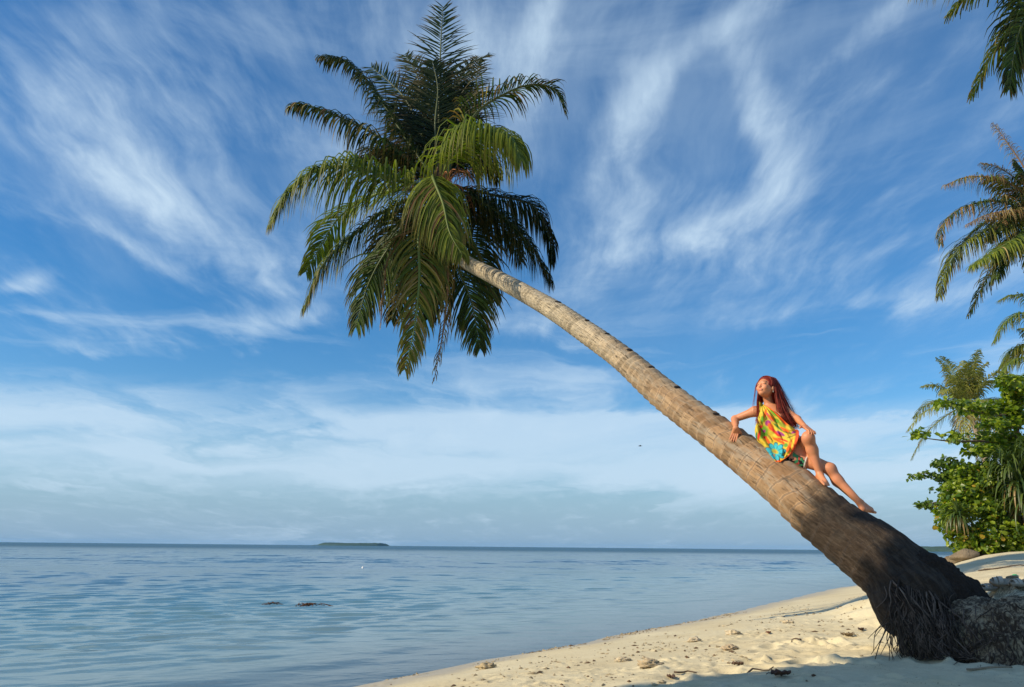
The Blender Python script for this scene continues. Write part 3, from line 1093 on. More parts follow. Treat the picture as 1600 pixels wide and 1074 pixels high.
FR([(694, 300), (726, 352), (760, 420), (772, 470)], [0, 0.8, 1.3, 1.5], n=64, ll=0.66, tint=DEEP, tint2=D2, droop=0.9, seed=22, side=(1, 0.3, 0))
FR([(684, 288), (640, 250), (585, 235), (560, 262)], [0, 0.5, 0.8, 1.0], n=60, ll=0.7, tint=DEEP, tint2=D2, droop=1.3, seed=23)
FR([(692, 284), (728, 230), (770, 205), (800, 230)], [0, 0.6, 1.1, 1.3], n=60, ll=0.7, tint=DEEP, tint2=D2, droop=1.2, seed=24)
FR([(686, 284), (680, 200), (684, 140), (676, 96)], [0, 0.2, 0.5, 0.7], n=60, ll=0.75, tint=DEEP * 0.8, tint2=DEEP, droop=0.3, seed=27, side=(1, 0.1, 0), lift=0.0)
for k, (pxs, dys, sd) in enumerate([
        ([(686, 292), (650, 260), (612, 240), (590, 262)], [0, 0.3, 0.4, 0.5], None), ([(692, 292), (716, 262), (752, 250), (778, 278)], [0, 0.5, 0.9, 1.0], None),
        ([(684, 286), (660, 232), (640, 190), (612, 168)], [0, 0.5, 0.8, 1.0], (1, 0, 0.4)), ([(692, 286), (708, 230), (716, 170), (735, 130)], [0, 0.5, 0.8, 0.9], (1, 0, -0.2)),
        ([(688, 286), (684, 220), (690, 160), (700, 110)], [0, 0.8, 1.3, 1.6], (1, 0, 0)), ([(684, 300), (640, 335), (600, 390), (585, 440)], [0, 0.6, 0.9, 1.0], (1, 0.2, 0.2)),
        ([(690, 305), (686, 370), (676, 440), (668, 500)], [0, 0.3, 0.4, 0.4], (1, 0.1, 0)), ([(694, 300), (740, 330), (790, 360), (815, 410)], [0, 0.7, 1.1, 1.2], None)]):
    FR(pxs, dys, n=66, ll=0.68, tint=DEEP * 0.7, tint2=DEEP * 1.2, droop=0.9, dead=0.04, seed=70 + k, side=sd, lift=0.15)  # core fronds, tint lowered further to paint in the crown's shade
# dead leaves hanging straight down
FR([(694, 320), (700, 430), (692, 520), (678, 596)], [0, -0.35, -0.4, -0.4], n=46, ll=0.34, dead=1.0, droop=3.0, gap=0.2, seed=25, width=0.03, name='dead_frond', label='withered brown frond hanging from the crown')
FR([(680, 310), (612, 395), (600, 450), (594, 512)], [0, -0.35, -0.4, -0.4], n=40, ll=0.28, dead=1.0, droop=3.0, gap=0.2, seed=26, width=0.03, name='dead_frond', label='withered brown frond hanging from the crown')
# fibrous heart, leaf bases and flower stalks
hb_ = MB()
hc = spline(np.array([t_pts[-150], t_pts[-70], HEART, HEART + np.array([0, 0.05, 0.45])]), 26)
g2 = np.zeros((26, 22, 3))
for j, a in enumerate(np.linspace(0, 2 * np.pi, 22, endpoint=False)):
    t = np.linspace(0, 1, 26)
    rad = 0.10 + 0.13 * np.sin(np.pi * np.clip(t * 0.95 + 0.05, 0, 1)) + 0.05 * (fbm(np.stack([np.cos(a) * 2 + 0 * t, np.sin(a) * 2 + 0 * t, t * 6], -1), 3) - 0.5)
    rad = rad * (1 - sst(t, 0.8, 1.0) * 0.8)
    g2[:, j] = hc + rad[:, None] * np.array([math.cos(a), math.sin(a), 0])
hb_.grid(g2, (0.085, 0.045, 0.025), close_u=True)
part(hb_, 'fibre_sheath', M_FIBRE, palm)
for k in range(9):
    a = rr_.random() * 6.28
    mbk = MB()
    q = HEART + np.array([math.cos(a) * 0.12, math.sin(a) * 0.12, -0.05])
    e = q + np.array([math.cos(a) * 0.45, math.sin(a) * 0.45, 0.15 * rr_.normal()])
    mid_ = (q + e) / 2 + np.array([0, 0, 0.16])
    mbk.tube(spline([q, mid_, e], 12), np.linspace(0.02, 0.008, 12), 6, (0.28, 0.12, 0.05))
    for z in range(14):
        s0 = mid_ * 0.4 + e * 0.6 + (e - mid_) * 0.4 * rr_.random()
        mbk.tube(spline([s0, s0 + rr_.normal(size=3) * 0.08 + np.array([0, 0, -0.05]), s0 + rr_.normal(size=3) * 0.11 + np.array([0, 0, -0.22])], 6), [0.005, 0.005, 0.004, 0.004, 0.003, 0.002], 4, (0.27, 0.13, 0.06), cap=False)
    part(mbk, 'flower_stalk', M_FIBRE, palm)

# ------------------------------------------------------------------ the woman on the trunk
def TY(px):
    return trunk_at_px(px)[0][1]


def trunk_top(px_axis):
    p, r = trunk_at_px(px_axis)
    i = int(np.argmin(np.linalg.norm(t_pts - p, axis=1)))
    up = nrm(np.array([0, 0, 1.0]) - tan[i] * tan[i][2])
    return p + up * r


class SDF:
    def __init__(s):
        s.prims = []

    def cone(s, a, b_, ra, rb, k=0.02, tagname=None):
        s.prims.append(('c', np.array(a, float), np.array(b_, float), ra, rb, k))

    def ell(s, c, r, M=None, k=0.02, sub=False):
        s.prims.append(('s' if sub else 'e', np.array(c, float), np.array(r, float), np.eye(3) if M is None else np.array(M, float), None, k))

    @staticmethod
    def d(pr, p):
        if pr[0] == 'c':
            _, a, b_, ra, rb, k = pr
            ba = b_ - a
            L = np.dot(ba, ba)
            t = np.clip(((p - a) @ ba) / L, 0, 1)
            return np.linalg.norm(p - a - t[..., None] * ba, axis=-1) - (ra + (rb - ra) * t)
        _, c, r, M, _n, k = pr
        q = (p - c) @ M.T
        k0 = np.linalg.norm(q / r, axis=-1)
        k1 = np.linalg.norm(q / (r * r), axis=-1) + 1e-9
        return k0 * (k0 - 1.0) / k1

    def bounds(s, pr, pad):
        if pr[0] == 'c':
            R = max(pr[3], pr[4]) + pad
            return np.minimum(pr[1], pr[2]) - R, np.maximum(pr[1], pr[2]) + R
        R = pr[2].max() + pad
        return pr[1] - R, pr[1] + R

    def ev(s, p):
        D = np.full(p.shape[:-1], 1.0)
        for pr in s.prims:
            D = s.comb(D, s.d(pr, p), pr)
        return D

    @staticmethod
    def comb(D, e, pr):
        k = pr[5]
        if pr[0] == 's':
            h = np.clip(0.5 - 0.5 * (D + e) / k, 0, 1)
            return D * (1 - h) - e * h + k * h * (1 - h)
        h = np.clip(0.5 + 0.5 * (e - D) / k, 0, 1)
        return e * (1 - h) + D * h - k * h * (1 - h)

    def field(s, lo, hi, h):
        n = np.ceil((hi - lo) / h).astype(int) + 1
        F = np.full(n, 0.2, np.float32)
        ax = [lo[i] + h * np.arange(n[i]) for i in range(3)]
        for pr in s.prims:
            b0, b1 = s.bounds(pr, 0.07)
            i0 = np.clip(((b0 - lo) / h).astype(int), 0, n)
            i1 = np.clip(((b1 - lo) / h).astype(int) + 2, 0, n)
            if np.any(i1 <= i0):
                continue
            sl = tuple(slice(a, c) for a, c in zip(i0, i1))
            pp = np.stack(np.meshgrid(*[ax[i][sl[i]] for i in range(3)], indexing='ij'), -1)
            F[sl] = s.comb(F[sl], s.d(pr, pp), pr)
        return F


def surface_nets(F, lo, h):
    S = F < 0
    n = F.shape
    c8 = [S[dx:n[0] - 1 + dx, dy:n[1] - 1 + dy, dz:n[2] - 1 + dz] for dx in (0, 1) for dy in (0, 1) for dz in (0, 1)]
    cnt = sum(c.astype(np.uint8) for c in c8)
    act = (cnt > 0) & (cnt < 8)
    I = np.argwhere(act)
    idx = np.full(act.shape, -1, np.int64)
    idx[act] = np.arange(len(I))
    acc = np.zeros((len(I), 3))
    num = np.zeros(len(I))
    cor = [(a, b_, c) for a in (0, 1) for b_ in (0, 1) for c in (0, 1)]
    for a in cor:
        for ax in range(3):
            if a[ax] == 1:
                continue
            b_ = list(a)
            b_[ax] = 1
            fa = F[I[:, 0] + a[0], I[:, 1] + a[1], I[:, 2] + a[2]].astype(float)
            fb = F[I[:, 0] + b_[0], I[:, 1] + b_[1], I[:, 2] + b_[2]].astype(float)
            m = (fa < 0) != (fb < 0)
            t = np.where(m, fa / np.where(m, fa - fb, 1), 0)
            pt = np.tile(np.array(a, float), (len(I), 1))
            pt[:, ax] = t
            acc += pt * m[:, None]
            num += m
    V = lo + h * (I + acc / num[:, None])
    Q = []
    for ax in range(3):
        o1, o2 = [(1, 2), (2, 0), (0, 1)][ax]
        A = np.moveaxis(S, (ax, o1, o2), (0, 1, 2))
        X_ = np.moveaxis(idx, (ax, o1, o2), (0, 1, 2))
        e = A[:-1, 1:-1, 1:-1] != A[1:, 1:-1, 1:-1]
        K = np.argwhere(e)
        i, j, k = K[:, 0], K[:, 1] + 1, K[:, 2] + 1
        q = np.stack([X_[i, j - 1, k - 1], X_[i, j, k - 1], X_[i, j, k], X_[i, j - 1, k]], -1)
        flip = ~A[i, j, k]
        q[flip] = q[flip][:, ::-1]
        Q.append(q)
    return V, np.concatenate(Q)


# ---- joints: photo pixel + distance
Yp = TY(1231) + 0.02
J = {}
J['pelvis'] = P(1243, 706, Yp)
J['waist'] = P(1229, 684, Yp + 0.10)
J['chest'] = P(1209, 658, Yp + 0.22)
J['neck'] = P(1203, 637, Yp + 0.28)
J['headb'] = P(1199, 622, Yp + 0.26)
J['shR'] = P(1180, 643, Yp + 0.30)
J['shL'] = P(1225, 642, Yp + 0.20)
tt = trunk_top(1136)
J['elR'] = P(1148, 655, tt[1] + 0.02)
J['wrR'] = P(1150, 669, tt[1] - 0.20)
J['elL'] = P(1246, 655, Yp + 0.10)
J['wrL'] = P(1258, 667, Yp - 0.10)
J['hipR'] = P(1242, 713, Yp - 0.04)
J['hipL'] = P(1253, 703, Yp + 0.06)
J['knL'] = P(1263, 684, Yp - 0.27)
J['anL'] = P(1281, 742, Yp - 0.24)
J['knR'] = P(1297, 733, Yp - 0.22)
J['anR'] = P(1343, 785, Yp - 0.36)
body = SDF()
# torso
body.cone(J['pelvis'], J['waist'], 0.125, 0.098, 0.03)
body.ell(J['pelvis'] + np.array([0, 0.0, -0.01]), (0.155, 0.125, 0.12), None, 0.05)
body.cone(J['waist'], J['chest'], 0.098, 0.118, 0.05)
cdir = nrm(J['neck'] - J['waist'])
shd = nrm(J['shL'] - J['shR'])
cfw = nrm(np.cross(cdir, shd))   # chest forward
cfw = cfw if cfw[1] < 0 else -cfw
Mt = np.array([shd, cfw, cdir])
Mt[2] = nrm(np.cross(Mt[0], Mt[1]))
Mt[1] = nrm(np.cross(Mt[2], Mt[0]))
body.ell(J['chest'], (0.145, 0.098, 0.15), Mt, 0.05)
for s in (-1, 1):
    body.ell(J['chest'] + shd * 0.068 * s + cfw * 0.078 + cdir * -0.005, (0.062, 0.06, 0.062), Mt, 0.03)
body.cone(J['shR'], J['shL'], 0.048, 0.048, 0.06)
body.cone(J['neck'] - cdir * 0.02, J['neck'] + cdir * 0.01, 0.075, 0.05, 0.05)
body.cone(J['neck'], J['headb'], 0.050, 0.046, 0.03)
# head: face turned to the sun
HC = P(1197, 606.5, Yp + 0.24)
hf = nrm(np.array([-0.74, -0.60, 0.32]))
hu = nrm(np.array([0.10, 0.14, 1.0]) - hf * np.dot(hf, [0.10, 0.14, 1.0]))
hr = np.cross(hf, hu)
Mh = np.array([hr, hf, hu])


HS = 1.14


def H(r, f, u):
    return HC + (hr * r + hf * f + hu * u) * HS


body.ell(H(0, -0.012, 0.022), HS * np.array((0.074, 0.094, 0.088)), Mh, 0.02)
body.ell(H(0, 0.022, -0.032), HS * np.array((0.061, 0.066, 0.070)), Mh, 0.03)
body.ell(H(0, 0.060, -0.082), HS * np.array((0.022, 0.022, 0.018)), Mh, 0.03)
for s in (-1, 1):
    body.ell(H(0.034 * s, 0.066, -0.030), HS * np.array((0.024, 0.02, 0.022)), Mh, 0.02)
    body.ell(H(0.031 * s, 0.098, 0.004), HS * np.array((0.019, 0.016, 0.012)), Mh, 0.012, sub=True)
    body.ell(H(0.031 * s, 0.078, 0.002), HS * np.array((0.014, 0.012, 0.011)), Mh, 0.006)
    body.ell(H(0.074 * s, -0.008, -0.012), HS * np.array((0.010, 0.020, 0.032)), Mh, 0.006)
body.ell(H(0, 0.072, 0.026), HS * np.array((0.045, 0.014, 0.014)), Mh, 0.02)
body.cone(H(0, 0.080, 0.010), H(0, 0.100, -0.028), 0.006, 0.009, 0.012)
body.ell(H(0, 0.093, -0.032), HS * np.array((0.014, 0.010, 0.007)), Mh, 0.008)
body.ell(H(0, 0.086, -0.056), HS * np.array((0.024, 0.011, 0.006)), Mh, 0.006)
body.ell(H(0, 0.084, -0.067), HS * np.array((0.021, 0.011, 0.007)), Mh, 0.006)
# arms
body.cone(J['shR'], J['elR'], 0.050, 0.036, 0.045)
body.cone(J['elR'], J['elR'] * 0.6 + J['wrR'] * 0.4, 0.037, 0.037, 0.02)
body.cone(J['elR'] * 0.6 + J['wrR'] * 0.4, J['wrR'], 0.037, 0.024, 0.02)
body.cone(J['shL'], J['elL'], 0.050, 0.036, 0.045)
body.cone(J['elL'], J['wrL'], 0.037, 0.025, 0.02)
# legs
body.cone(J['hipL'], J['knL'], 0.090, 0.056, 0.04)
body.ell(J['knL'], (0.056, 0.056, 0.060), None, 0.03)
mL = J['knL'] * 0.68 + J['anL'] * 0.32 + np.array([0.012, 0.03, 0.0])
body.cone(J['knL'], mL, 0.052, 0.056, 0.03)
body.cone(mL, J['anL'], 0.055, 0.031, 0.03)
body.cone(J['hipR'], J['knR'], 0.092, 0.056, 0.04)
body.ell(J['knR'], (0.055, 0.055, 0.055), None, 0.03)
mR = J['knR'] * 0.68 + J['anR'] * 0.32 + np.array([-0.008, 0.025, -0.012])
body.cone(J['knR'], mR, 0.052, 0.056, 0.03)
body.cone(mR, J['anR'], 0.055, 0.031, 0.03)


def foot(an, heel, ball, toes, up, k=0.02):
    body.cone(an, heel, 0.032, 0.030, k)
    body.cone(an + (ball - an) * 0.15, ball, 0.034, 0.026, k)
    body.cone(heel, ball, 0.028, 0.026, k)
    d = nrm(toes - ball)
    sd_ = nrm(np.cross(up, d))
    for i in range(5):
        o = sd_ * (i - 2) * 0.0165
        L = (0.058, 0.055, 0.050, 0.044, 0.036)[i]
        a = ball + o - d * 0.01
        body.cone(a, a + d * L - up * 0.008, 0.0135 if i else 0.016, 0.0095 if i else 0.0125, 0.006)


heelL = P(1279, 746, J['anL'][1] + 0.03)
ballL = P(1289, 754, J['anL'][1] - 0.13)
toeL = P(1295, 759, J['anL'][1] - 0.19)
foot(J['anL'], heelL, ballL, toeL, nrm(np.array([0.3, -0.3, 1.0])))
heelR = P(1348, 796, J['anR'][1] - 0.02)
ballR = P(1360, 797, J['anR'][1] + 0.07)
toeR = P(1366, 797, J['anR'][1] + 0.12)
foot(J['anR'], heelR, ballR, toeR, nrm(np.array([0.2, -0.55, 0.8])))


def hand(wr, knu, tip, out, thumb_side, curl=0.25, spread=1.0, kk=0.004):
    """palm from wrist to knuckles, four fingers with two bends, thumb from the palm's side; out = back of hand"""
    d = nrm(knu - wr)
    out = nrm(out - d * np.dot(out, d))
    sd_ = nrm(np.cross(d, out)) * thumb_side
    hand_prims = len(body.prims)
    for i in range(4):
        o = sd_ * (1.5 - i) * 0.0185
        body.cone(wr + o * 0.45, knu + o, 0.020, 0.0125, 0.012 if i else kk)
    fd = nrm(tip - knu)
    L = np.linalg.norm(tip - knu)
    for i in range(4):
        o = sd_ * (1.5 - i) * 0.0190
        l = L * (0.92, 1.0, 0.95, 0.78)[i]
        sp = sd_ * (1.5 - i) * 0.05 * spread
        f1 = nrm(fd + sp)
        a = knu + o
        m1 = a + f1 * l * 0.48 + out * 0.006
        m2 = m1 + nrm(f1 - out * curl) * l * 0.30
        m3 = m2 + nrm(f1 - out * curl * 2) * l * 0.24
        body.cone(a, m1, 0.0105, 0.0092, kk)
        body.cone(m1, m2, 0.0092, 0.0085, kk)
        body.cone(m2, m3, 0.0085, 0.0065, kk)
    t0 = wr + d * 0.025 + sd_ * 0.026
    t1 = t0 + nrm(d * 0.6 + sd_ * 0.75 - out * 0.2) * 0.036
    t2 = t1 + nrm(d * 0.9 + sd_ * 0.35 - out * 0.3) * 0.032
    body.cone(t0, t1, 0.0155, 0.0115, 0.008)
    body.cone(t1, t2, 0.0112, 0.0085, 0.004)


# right hand drapes over the near side of the trunk
ax_p, ax_r = trunk_at_px(1146)
i_ax = int(np.argmin(np.linalg.norm(t_pts - ax_p, axis=1)))


def on_trunk(px, py, lift):
    """surface point of the trunk seen at a pixel, raised by lift"""
    r = nrm(ray(px, py))
    best = None
    for s in np.arange(6.0, 10.5, 0.004):
        q = CAM + r * s
        dd = np.linalg.norm(t_pts - q, axis=1)
        i = int(np.argmin(dd))
        if dd[i] < t_rad[i] + 0.006:
            return q + nrm(q - t_pts[i]) * lift
    return None


knuR = on_trunk(1149, 679, 0.018)
tipR = on_trunk(1145, 690, 0.012)
kn_out = nrm(knuR - ax_p)
hand(J['wrR'], knuR, tipR, kn_out, 1 if np.dot(np.cross(nrm(knuR - J['wrR']), kn_out), [1, 0, 0]) > 0 else -1, 0.10, 1.0)
# left hand over the raised knee
kn = J['knL']
knuL = kn + np.array([0.012, -0.02, 0.072])
tipL = kn + np.array([0.030, -0.075, 0.030])
J['wrL'] = J['wrL']
hand(J['wrL'], knuL, tipL, nrm(np.array([0.2, -0.5, 0.9])), 1 if np.dot(np.cross(nrm(knuL - J['wrL']), np.array([0.2, -0.5, 0.9])), [-1, 0, 0]) > 0 else -1, 0.45, 1.2)

allp = np.array([body.bounds(pr, 0.02) for pr in body.prims])
LO, HI = allp[:, 0].min(0), allp[:, 1].max(0)
VOX = 0.0048
Fd = body.field(LO, HI, VOX)
V, Q = surface_nets(Fd, LO, VOX)
del Fd

# skin colour with lips, brows, lashes and slightly redder knees, knuckles and cheeks
q = (V - HC) @ Mh.T / HS
skin = np.tile(np.array([0.60, 0.240, 0.112]), (len(V), 1))
nz = fbm(V * 14, 3)
skin *= (0.86 + 0.28 * nz)[:, None]
skin[:, 1] *= 0.94 + 0.12 * fbm(V * 40 + 5, 2)


def tint(mask, col):
    global skin
    skin = skin * (1 - mask[:, None]) + np.array(col) * mask[:, None]


def eblob(c, r):
    return np.exp(-(((q - np.array(c)) / np.array(r)) ** 2).sum(1) * 1.2)


inface = (q[:, 1] > 0.04) & (np.abs(q[:, 2]) < 0.13)
tint(np.clip(eblob((0, 0.096, -0.0615), (0.020, 0.03, 0.0085)) * 1.3, 0, 1) * inface * 0.8, (0.42, 0.10, 0.085))
for s in (-1, 1):
    tint(np.clip(eblob((0.032 * s, 0.085, 0.026), (0.019, 0.03, 0.0045)) * 1.3, 0, 1) * inface * 0.75, (0.10, 0.035, 0.02))
    tint(np.clip(eblob((0.031 * s, 0.09, -0.002), (0.015, 0.03, 0.003)) * 1.3, 0, 1) * inface * 0.85, (0.06, 0.025, 0.02))
    tint(eblob((0.036 * s, 0.08, -0.032), (0.02, 0.04, 0.018)) * inface * 0.35, (0.55, 0.19, 0.12))
for c in (J['knL'], J['knR']):
    tint(np.exp(-(np.linalg.norm(V - c, axis=1) / 0.065) ** 2) * 0.4, (0.52, 0.18, 0.10))

m_skin, b = mat('skin')
c_ = vcol(b)
nn_ = b.noise(geo(b), 90.0, 3)
pr = principled(b, c_, b.m('ADD', 0.46, b.m('MULTIPLY', nn_, 0.16)), b.bump(nn_, 0.12, 0.004), 0.45)
pr.inputs['Subsurface Weight'].default_value = 0.12
pr.inputs['Subsurface Radius'].default_value = (0.012, 0.005, 0.003)
finish(b, pr.outputs[0])
seat = trunk_top(1231)
woman = empty('person', seat, 'person with long red hair in a yellow flowered wrap reclining on the palm trunk', 'person')
mb = MB()
mb.add(V, Q, None, skin)
body_o = part(mb, 'body', m_skin, woman)

# ---- shorts: hip surface pushed out, cut across both thighs
sh = SDF()
sh.prims = [pr for pr in body.prims[:2]]
sh.cone(J['pelvis'], J['waist'], 0.136, 0.108, 0.03)
sh.ell(J['pelvis'] + np.array([0, 0, -0.01]), (0.166, 0.137, 0.131), None, 0.05)
sh.cone(J['hipL'], J['hipL'] * 0.52 + J['knL'] * 0.48, 0.102, 0.092, 0.04)
sh.cone(J['hipR'], J['hipR'] * 0.66 + J['knR'] * 0.34, 0.106, 0.098, 0.04)
allp = np.array([sh.bounds(pr, 0.03) for pr in sh.prims])
lo2, hi2 = allp[:, 0].min(0), allp[:, 1].max(0)
F2 = sh.field(lo2, hi2, 0.006)
gr = np.stack(np.meshgrid(*[lo2[i] + 0.006 * np.arange(F2.shape[i]) for i in range(3)], indexing='ij'), -1)
for hip, knee, f in ((J['hipL'], J['knL'], 0.46), (J['hipR'], J['knR'], 0.40)):
    ax_ = nrm(knee - hip)
    cutp = hip + (knee - hip) * f
    near = np.linalg.norm(gr - cutp, axis=-1) < 0.17
    F2 = np.where(near, np.maximum(F2, ((gr - cutp) @ ax_)), F2)
V2, Q2 = surface_nets(F2.astype(np.float32), lo2, 0.006)
fl = fbm(V2 * 26, 2)
fl2 = fbm(V2 * 31 + 40, 2)
c2 = np.tile(np.array([0.012, 0.014, 0.018]), (len(V2), 1))
for msk, cl in ((fl > 0.60, (0.40, 0.06, 0.05)), (fl2 > 0.62, (0.04, 0.22, 0.10)), ((fl < 0.36), (0.45, 0.20, 0.12))):
    c2[msk] = cl
for hip, knee, f in ((J['hipL'], J['knL'], 0.46), (J['hipR'], J['knR'], 0.40)):
    ax_ = nrm(knee - hip)
    cutp = hip + (knee - hip) * f
    dd = (V2 - cutp) @ ax_
    c2[(dd > -0.014) & (np.linalg.norm(V2 - cutp, axis=1) < 0.16)] = (0.72, 0.68, 0.60)
M_CLOTH = plain_mat('cloth', 0.8, 220, 0.12, 0.003, 0.15)
mb = MB()
mb.add(V2, Q2, None, c2)
part(mb, 'shorts', M_CLOTH, woman)

# ---- yellow wrap: cloth sheet laid over chest, belly and lap
tor = SDF()
for pr in body.prims:
    tor.prims.append(pr)
tor.prims = body.prims[:9] + [('c', J['hipL'], J['knL'], 0.095, 0.06, 0.04), ('c', J['hipR'], J['knR'], 0.098, 0.06, 0.04)]
edgeL = [(1186, 628), (1186.5, 640), (1184, 655), (1180.5, 668), (1180, 680), (1184, 690), (1192, 696), (1200, 707), (1207, 716), (1214, 723)]
edgeR = [(1195, 634), (1206, 640), (1218, 650), (1229, 661), (1240, 670), (1248, 674), (1247, 687), (1241, 702), (1232, 713), (1220, 722)]
nu, nv_ = 90, 120
eL = spline(np.array(edgeL, float), nv_)
eR = spline(np.array(edgeR, float), nv_)
uu = np.linspace(0, 1, nu)
pxg = eL[:, None, :] * (1 - uu)[None, :, None] + eR[:, None, :] * uu[None, :, None]
rays = nrm(cF * FPX + cR * (pxg[..., 0:1] - 800) - cU * (pxg[..., 1:2] - 537))
dist = np.full(pxg.shape[:2], 7.2)
for it in range(60):
    pp = CAM + rays * dist[..., None]
    d_ = tor.ev(pp) - 0.027
    dist = np.minimum(dist + np.maximum(d_, 0) * 0.9, 9.6)
hit = dist < 9.3
# fill the cloth where it spans between body and trunk, then relax it
dfill = np.where(hit, dist, np.nan)
mean = np.nanmean(dfill)
dd = np.where(hit, dist, mean)
for it in range(500):
    pad = np.pad(dd, 1, mode='edge')
    av = (pad[:-2, 1:-1] + pad[2:, 1:-1] + pad[1:-1, :-2] + pad[1:-1, 2:]) / 4
    dd = np.where(hit, np.minimum(dd * 0.6 + av * 0.4, dist) if it < 60 else np.minimum(dd, dist), av)
# folds fall from the right shoulder and gather towards the lap
U, Vv = np.meshgrid(uu, np.linspace(0, 1, nv_))
PX, PY = pxg[..., 0], pxg[..., 1]
wobf = fbm(np.stack([PX * 0.06, PY * 0.06, 0 * PX], -1), 2)
fold_ = 0.010 * np.sin(U * 15 + Vv * 5 + 1.5 * np.sin(Vv * 4)) * sst(Vv, 0.02, 0.3) + 0.006 * np.sin(U * 31 - Vv * 9)
fold_ += 0.008 * np.sin((PX - PY * 0.55) * 0.62 + wobf * 5) * sst(Vv, 0.05, 0.2)
fold_ += 0.010 * np.sin(Vv * 17 + U * 6) * sst(Vv, 0.5, 0.8) * sst(U, 0.2, 0.6)
# keep the hem in front of the trunk surface
G = CAM + rays * (dd - 0.016 + np.minimum(fold_ * 1.9, 0.006))[..., None]
for i in range(nv_):
    for j in range(nu):
        dt = np.linalg.norm(t_pts - G[i, j], axis=1)
        k = int(np.argmin(dt))
        need = t_rad[k] + 0.030
        if dt[k] < need:
            G[i, j] -= rays[i, j] * (need - dt[k]) * 1.6
YEL = np.array([0.60, 0.43, 0.045])
cw = np.tile(YEL, (nv_, nu, 1))
PX, PY = pxg[..., 0], pxg[..., 1]
wob = fbm(np.stack([PX * 0.12, PY * 0.12, 0 * PX], -1), 3)
wob2 = fbm(np.stack([PX * 0.2, PY * 0.2, 0 * PX + 9], -1), 3)


def paint(mask, col, s=1.0):
    global cw
    m = np.clip(mask, 0, 1)[..., None] * s
    cw = cw * (1 - m) + np.array(col) * m


def ellm(cx, cy, a, c, ang, soft=0.25):
    ca, sa = math.cos(math.radians(ang)), math.sin(math.radians(ang))
    u = ((PX - cx) * ca + (PY - cy) * sa) / a
    v = (-(PX - cx) * sa + (PY - cy) * ca) / c
    return sst(np.sqrt(u * u + v * v) + (wob - 0.5) * 0.5, 1 + soft, 1 - soft)


ORA, RED, GRN, MAG, TUR, BLK = (0.75, 0.13, 0.02), (0.62, 0.05, 0.025), (0.16, 0.36, 0.03), (0.34, 0.05, 0.20), (0.05, 0.42, 0.50), (0.03, 0.03, 0.02)
paint(sst(wob2, 0.56, 0.64), (0.60, 0.56, 0.06), 0.6)
paint(ellm(1192, 676, 8, 10, 20), GRN)
paint(ellm(1194, 674, 2.5, 2.5, 0), MAG)
paint(ellm(1189, 667, 2.6, 2.6, 0), RED)
paint(ellm(1195, 684, 3, 2, 0), RED)
paint(ellm(1186, 680, 2.0, 9, 8), RED)
paint(ellm(1182, 682, 1.6, 8, 8), (0.05, 0.20, 0.06))
paint(ellm(1200, 661, 4.2, 4.2, 20), MAG)
paint(ellm(1201, 650, 2.0, 9, -38), MAG)
paint(ellm(1205, 668, 3.2, 6.5, -30), ORA)
paint(ellm(1212, 676, 2.0, 11, -50), RED)
paint(ellm(1206, 654, 1.8, 10, -50), ORA)
paint(ellm(1219, 690, 2.2, 13, -62), ORA)
paint(ellm(1224, 688, 1.6, 9, -70), RED)
paint(ellm(1214, 658, 4.5, 3, 30), GRN)
paint(ellm(1222, 664, 3, 6, -50), (0.30, 0.34, 0.04))
paint(ellm(1220, 678, 2.4, 8, -60), MAG)
paint(ellm(1231, 676, 2.0, 9, -70), BLK, 0.7)
paint(ellm(1238, 682, 1.2, 9, 70), BLK, 0.6)
paint(ellm(1236, 690, 1.4, 6, 30), RED, 0.7)
paint(ellm(1196, 646, 2.2, 7, 15), ORA)
paint(ellm(1191, 656, 2.4, 6, 10), GRN)
paint(ellm(1209, 646, 1.6, 7, -48), GRN)
paint(ellm(1226, 672, 2.0, 8, -62), ORA)
paint(ellm(1216, 668, 1.4, 9, -48), (0.10, 0.22, 0.04))
paint(ellm(1233, 700, 2.4, 8, 28), ORA)
paint(ellm(1240, 676, 3, 2.2, 0), MAG)
paint(ellm(1228, 696, 3.2, 3.2, 0), (0.12, 0.30, 0.05))
paint(ellm(1200, 690, 2.2, 6, -35), ORA)
paint(ellm(1203, 684, 1.3, 8, -40), BLK, 0.6)
# turquoise daisy near the hem
fx, fy = 1211.5, 706.5
an = np.arctan2(PY - fy, PX - fx)
rd = np.hypot((PX - fx), (PY - fy) * 1.15)
pet = 17.5 * (0.62 + 0.38 * np.abs(np.cos(an * 4.5 + 0.4)) ** 0.7)
paint(sst(rd, pet + 1.0, pet - 0.2), (0.02, 0.10, 0.13))
paint(sst(rd, pet - 0.8, pet - 2.0), TUR)
paint((rd < pet - 2) * (np.abs(np.sin(an * 4.5 + 0.4)) > 0.97) * 1.0, (0.02, 0.10, 0.13), 0.8)
paint(ellm(fx, fy, 6.5, 3.8, 20), (0.40, 0.42, 0.05))
paint(ellm(fx, fy, 3.5, 1.8, 20), (0.55, 0.25, 0.05))
# orange border along the neckline and hem
paint(sst(U, 0.86, 0.90) * sst(Vv, 0.42, 0.36), ORA)
paint(sst(U, 0.90, 0.94) * sst(Vv, 0.45, 0.5), RED, 0.9)
paint(sst(Vv, 0.955, 0.97), ORA)
mb = MB()
mb.grid(G, cw)
wrap = part(mb, 'wrap_dress', M_CLOTH, woman)
sm = wrap.modifiers.new('thickness', 'SOLIDIFY')
sm.thickness = 0.004
sm.offset = -1
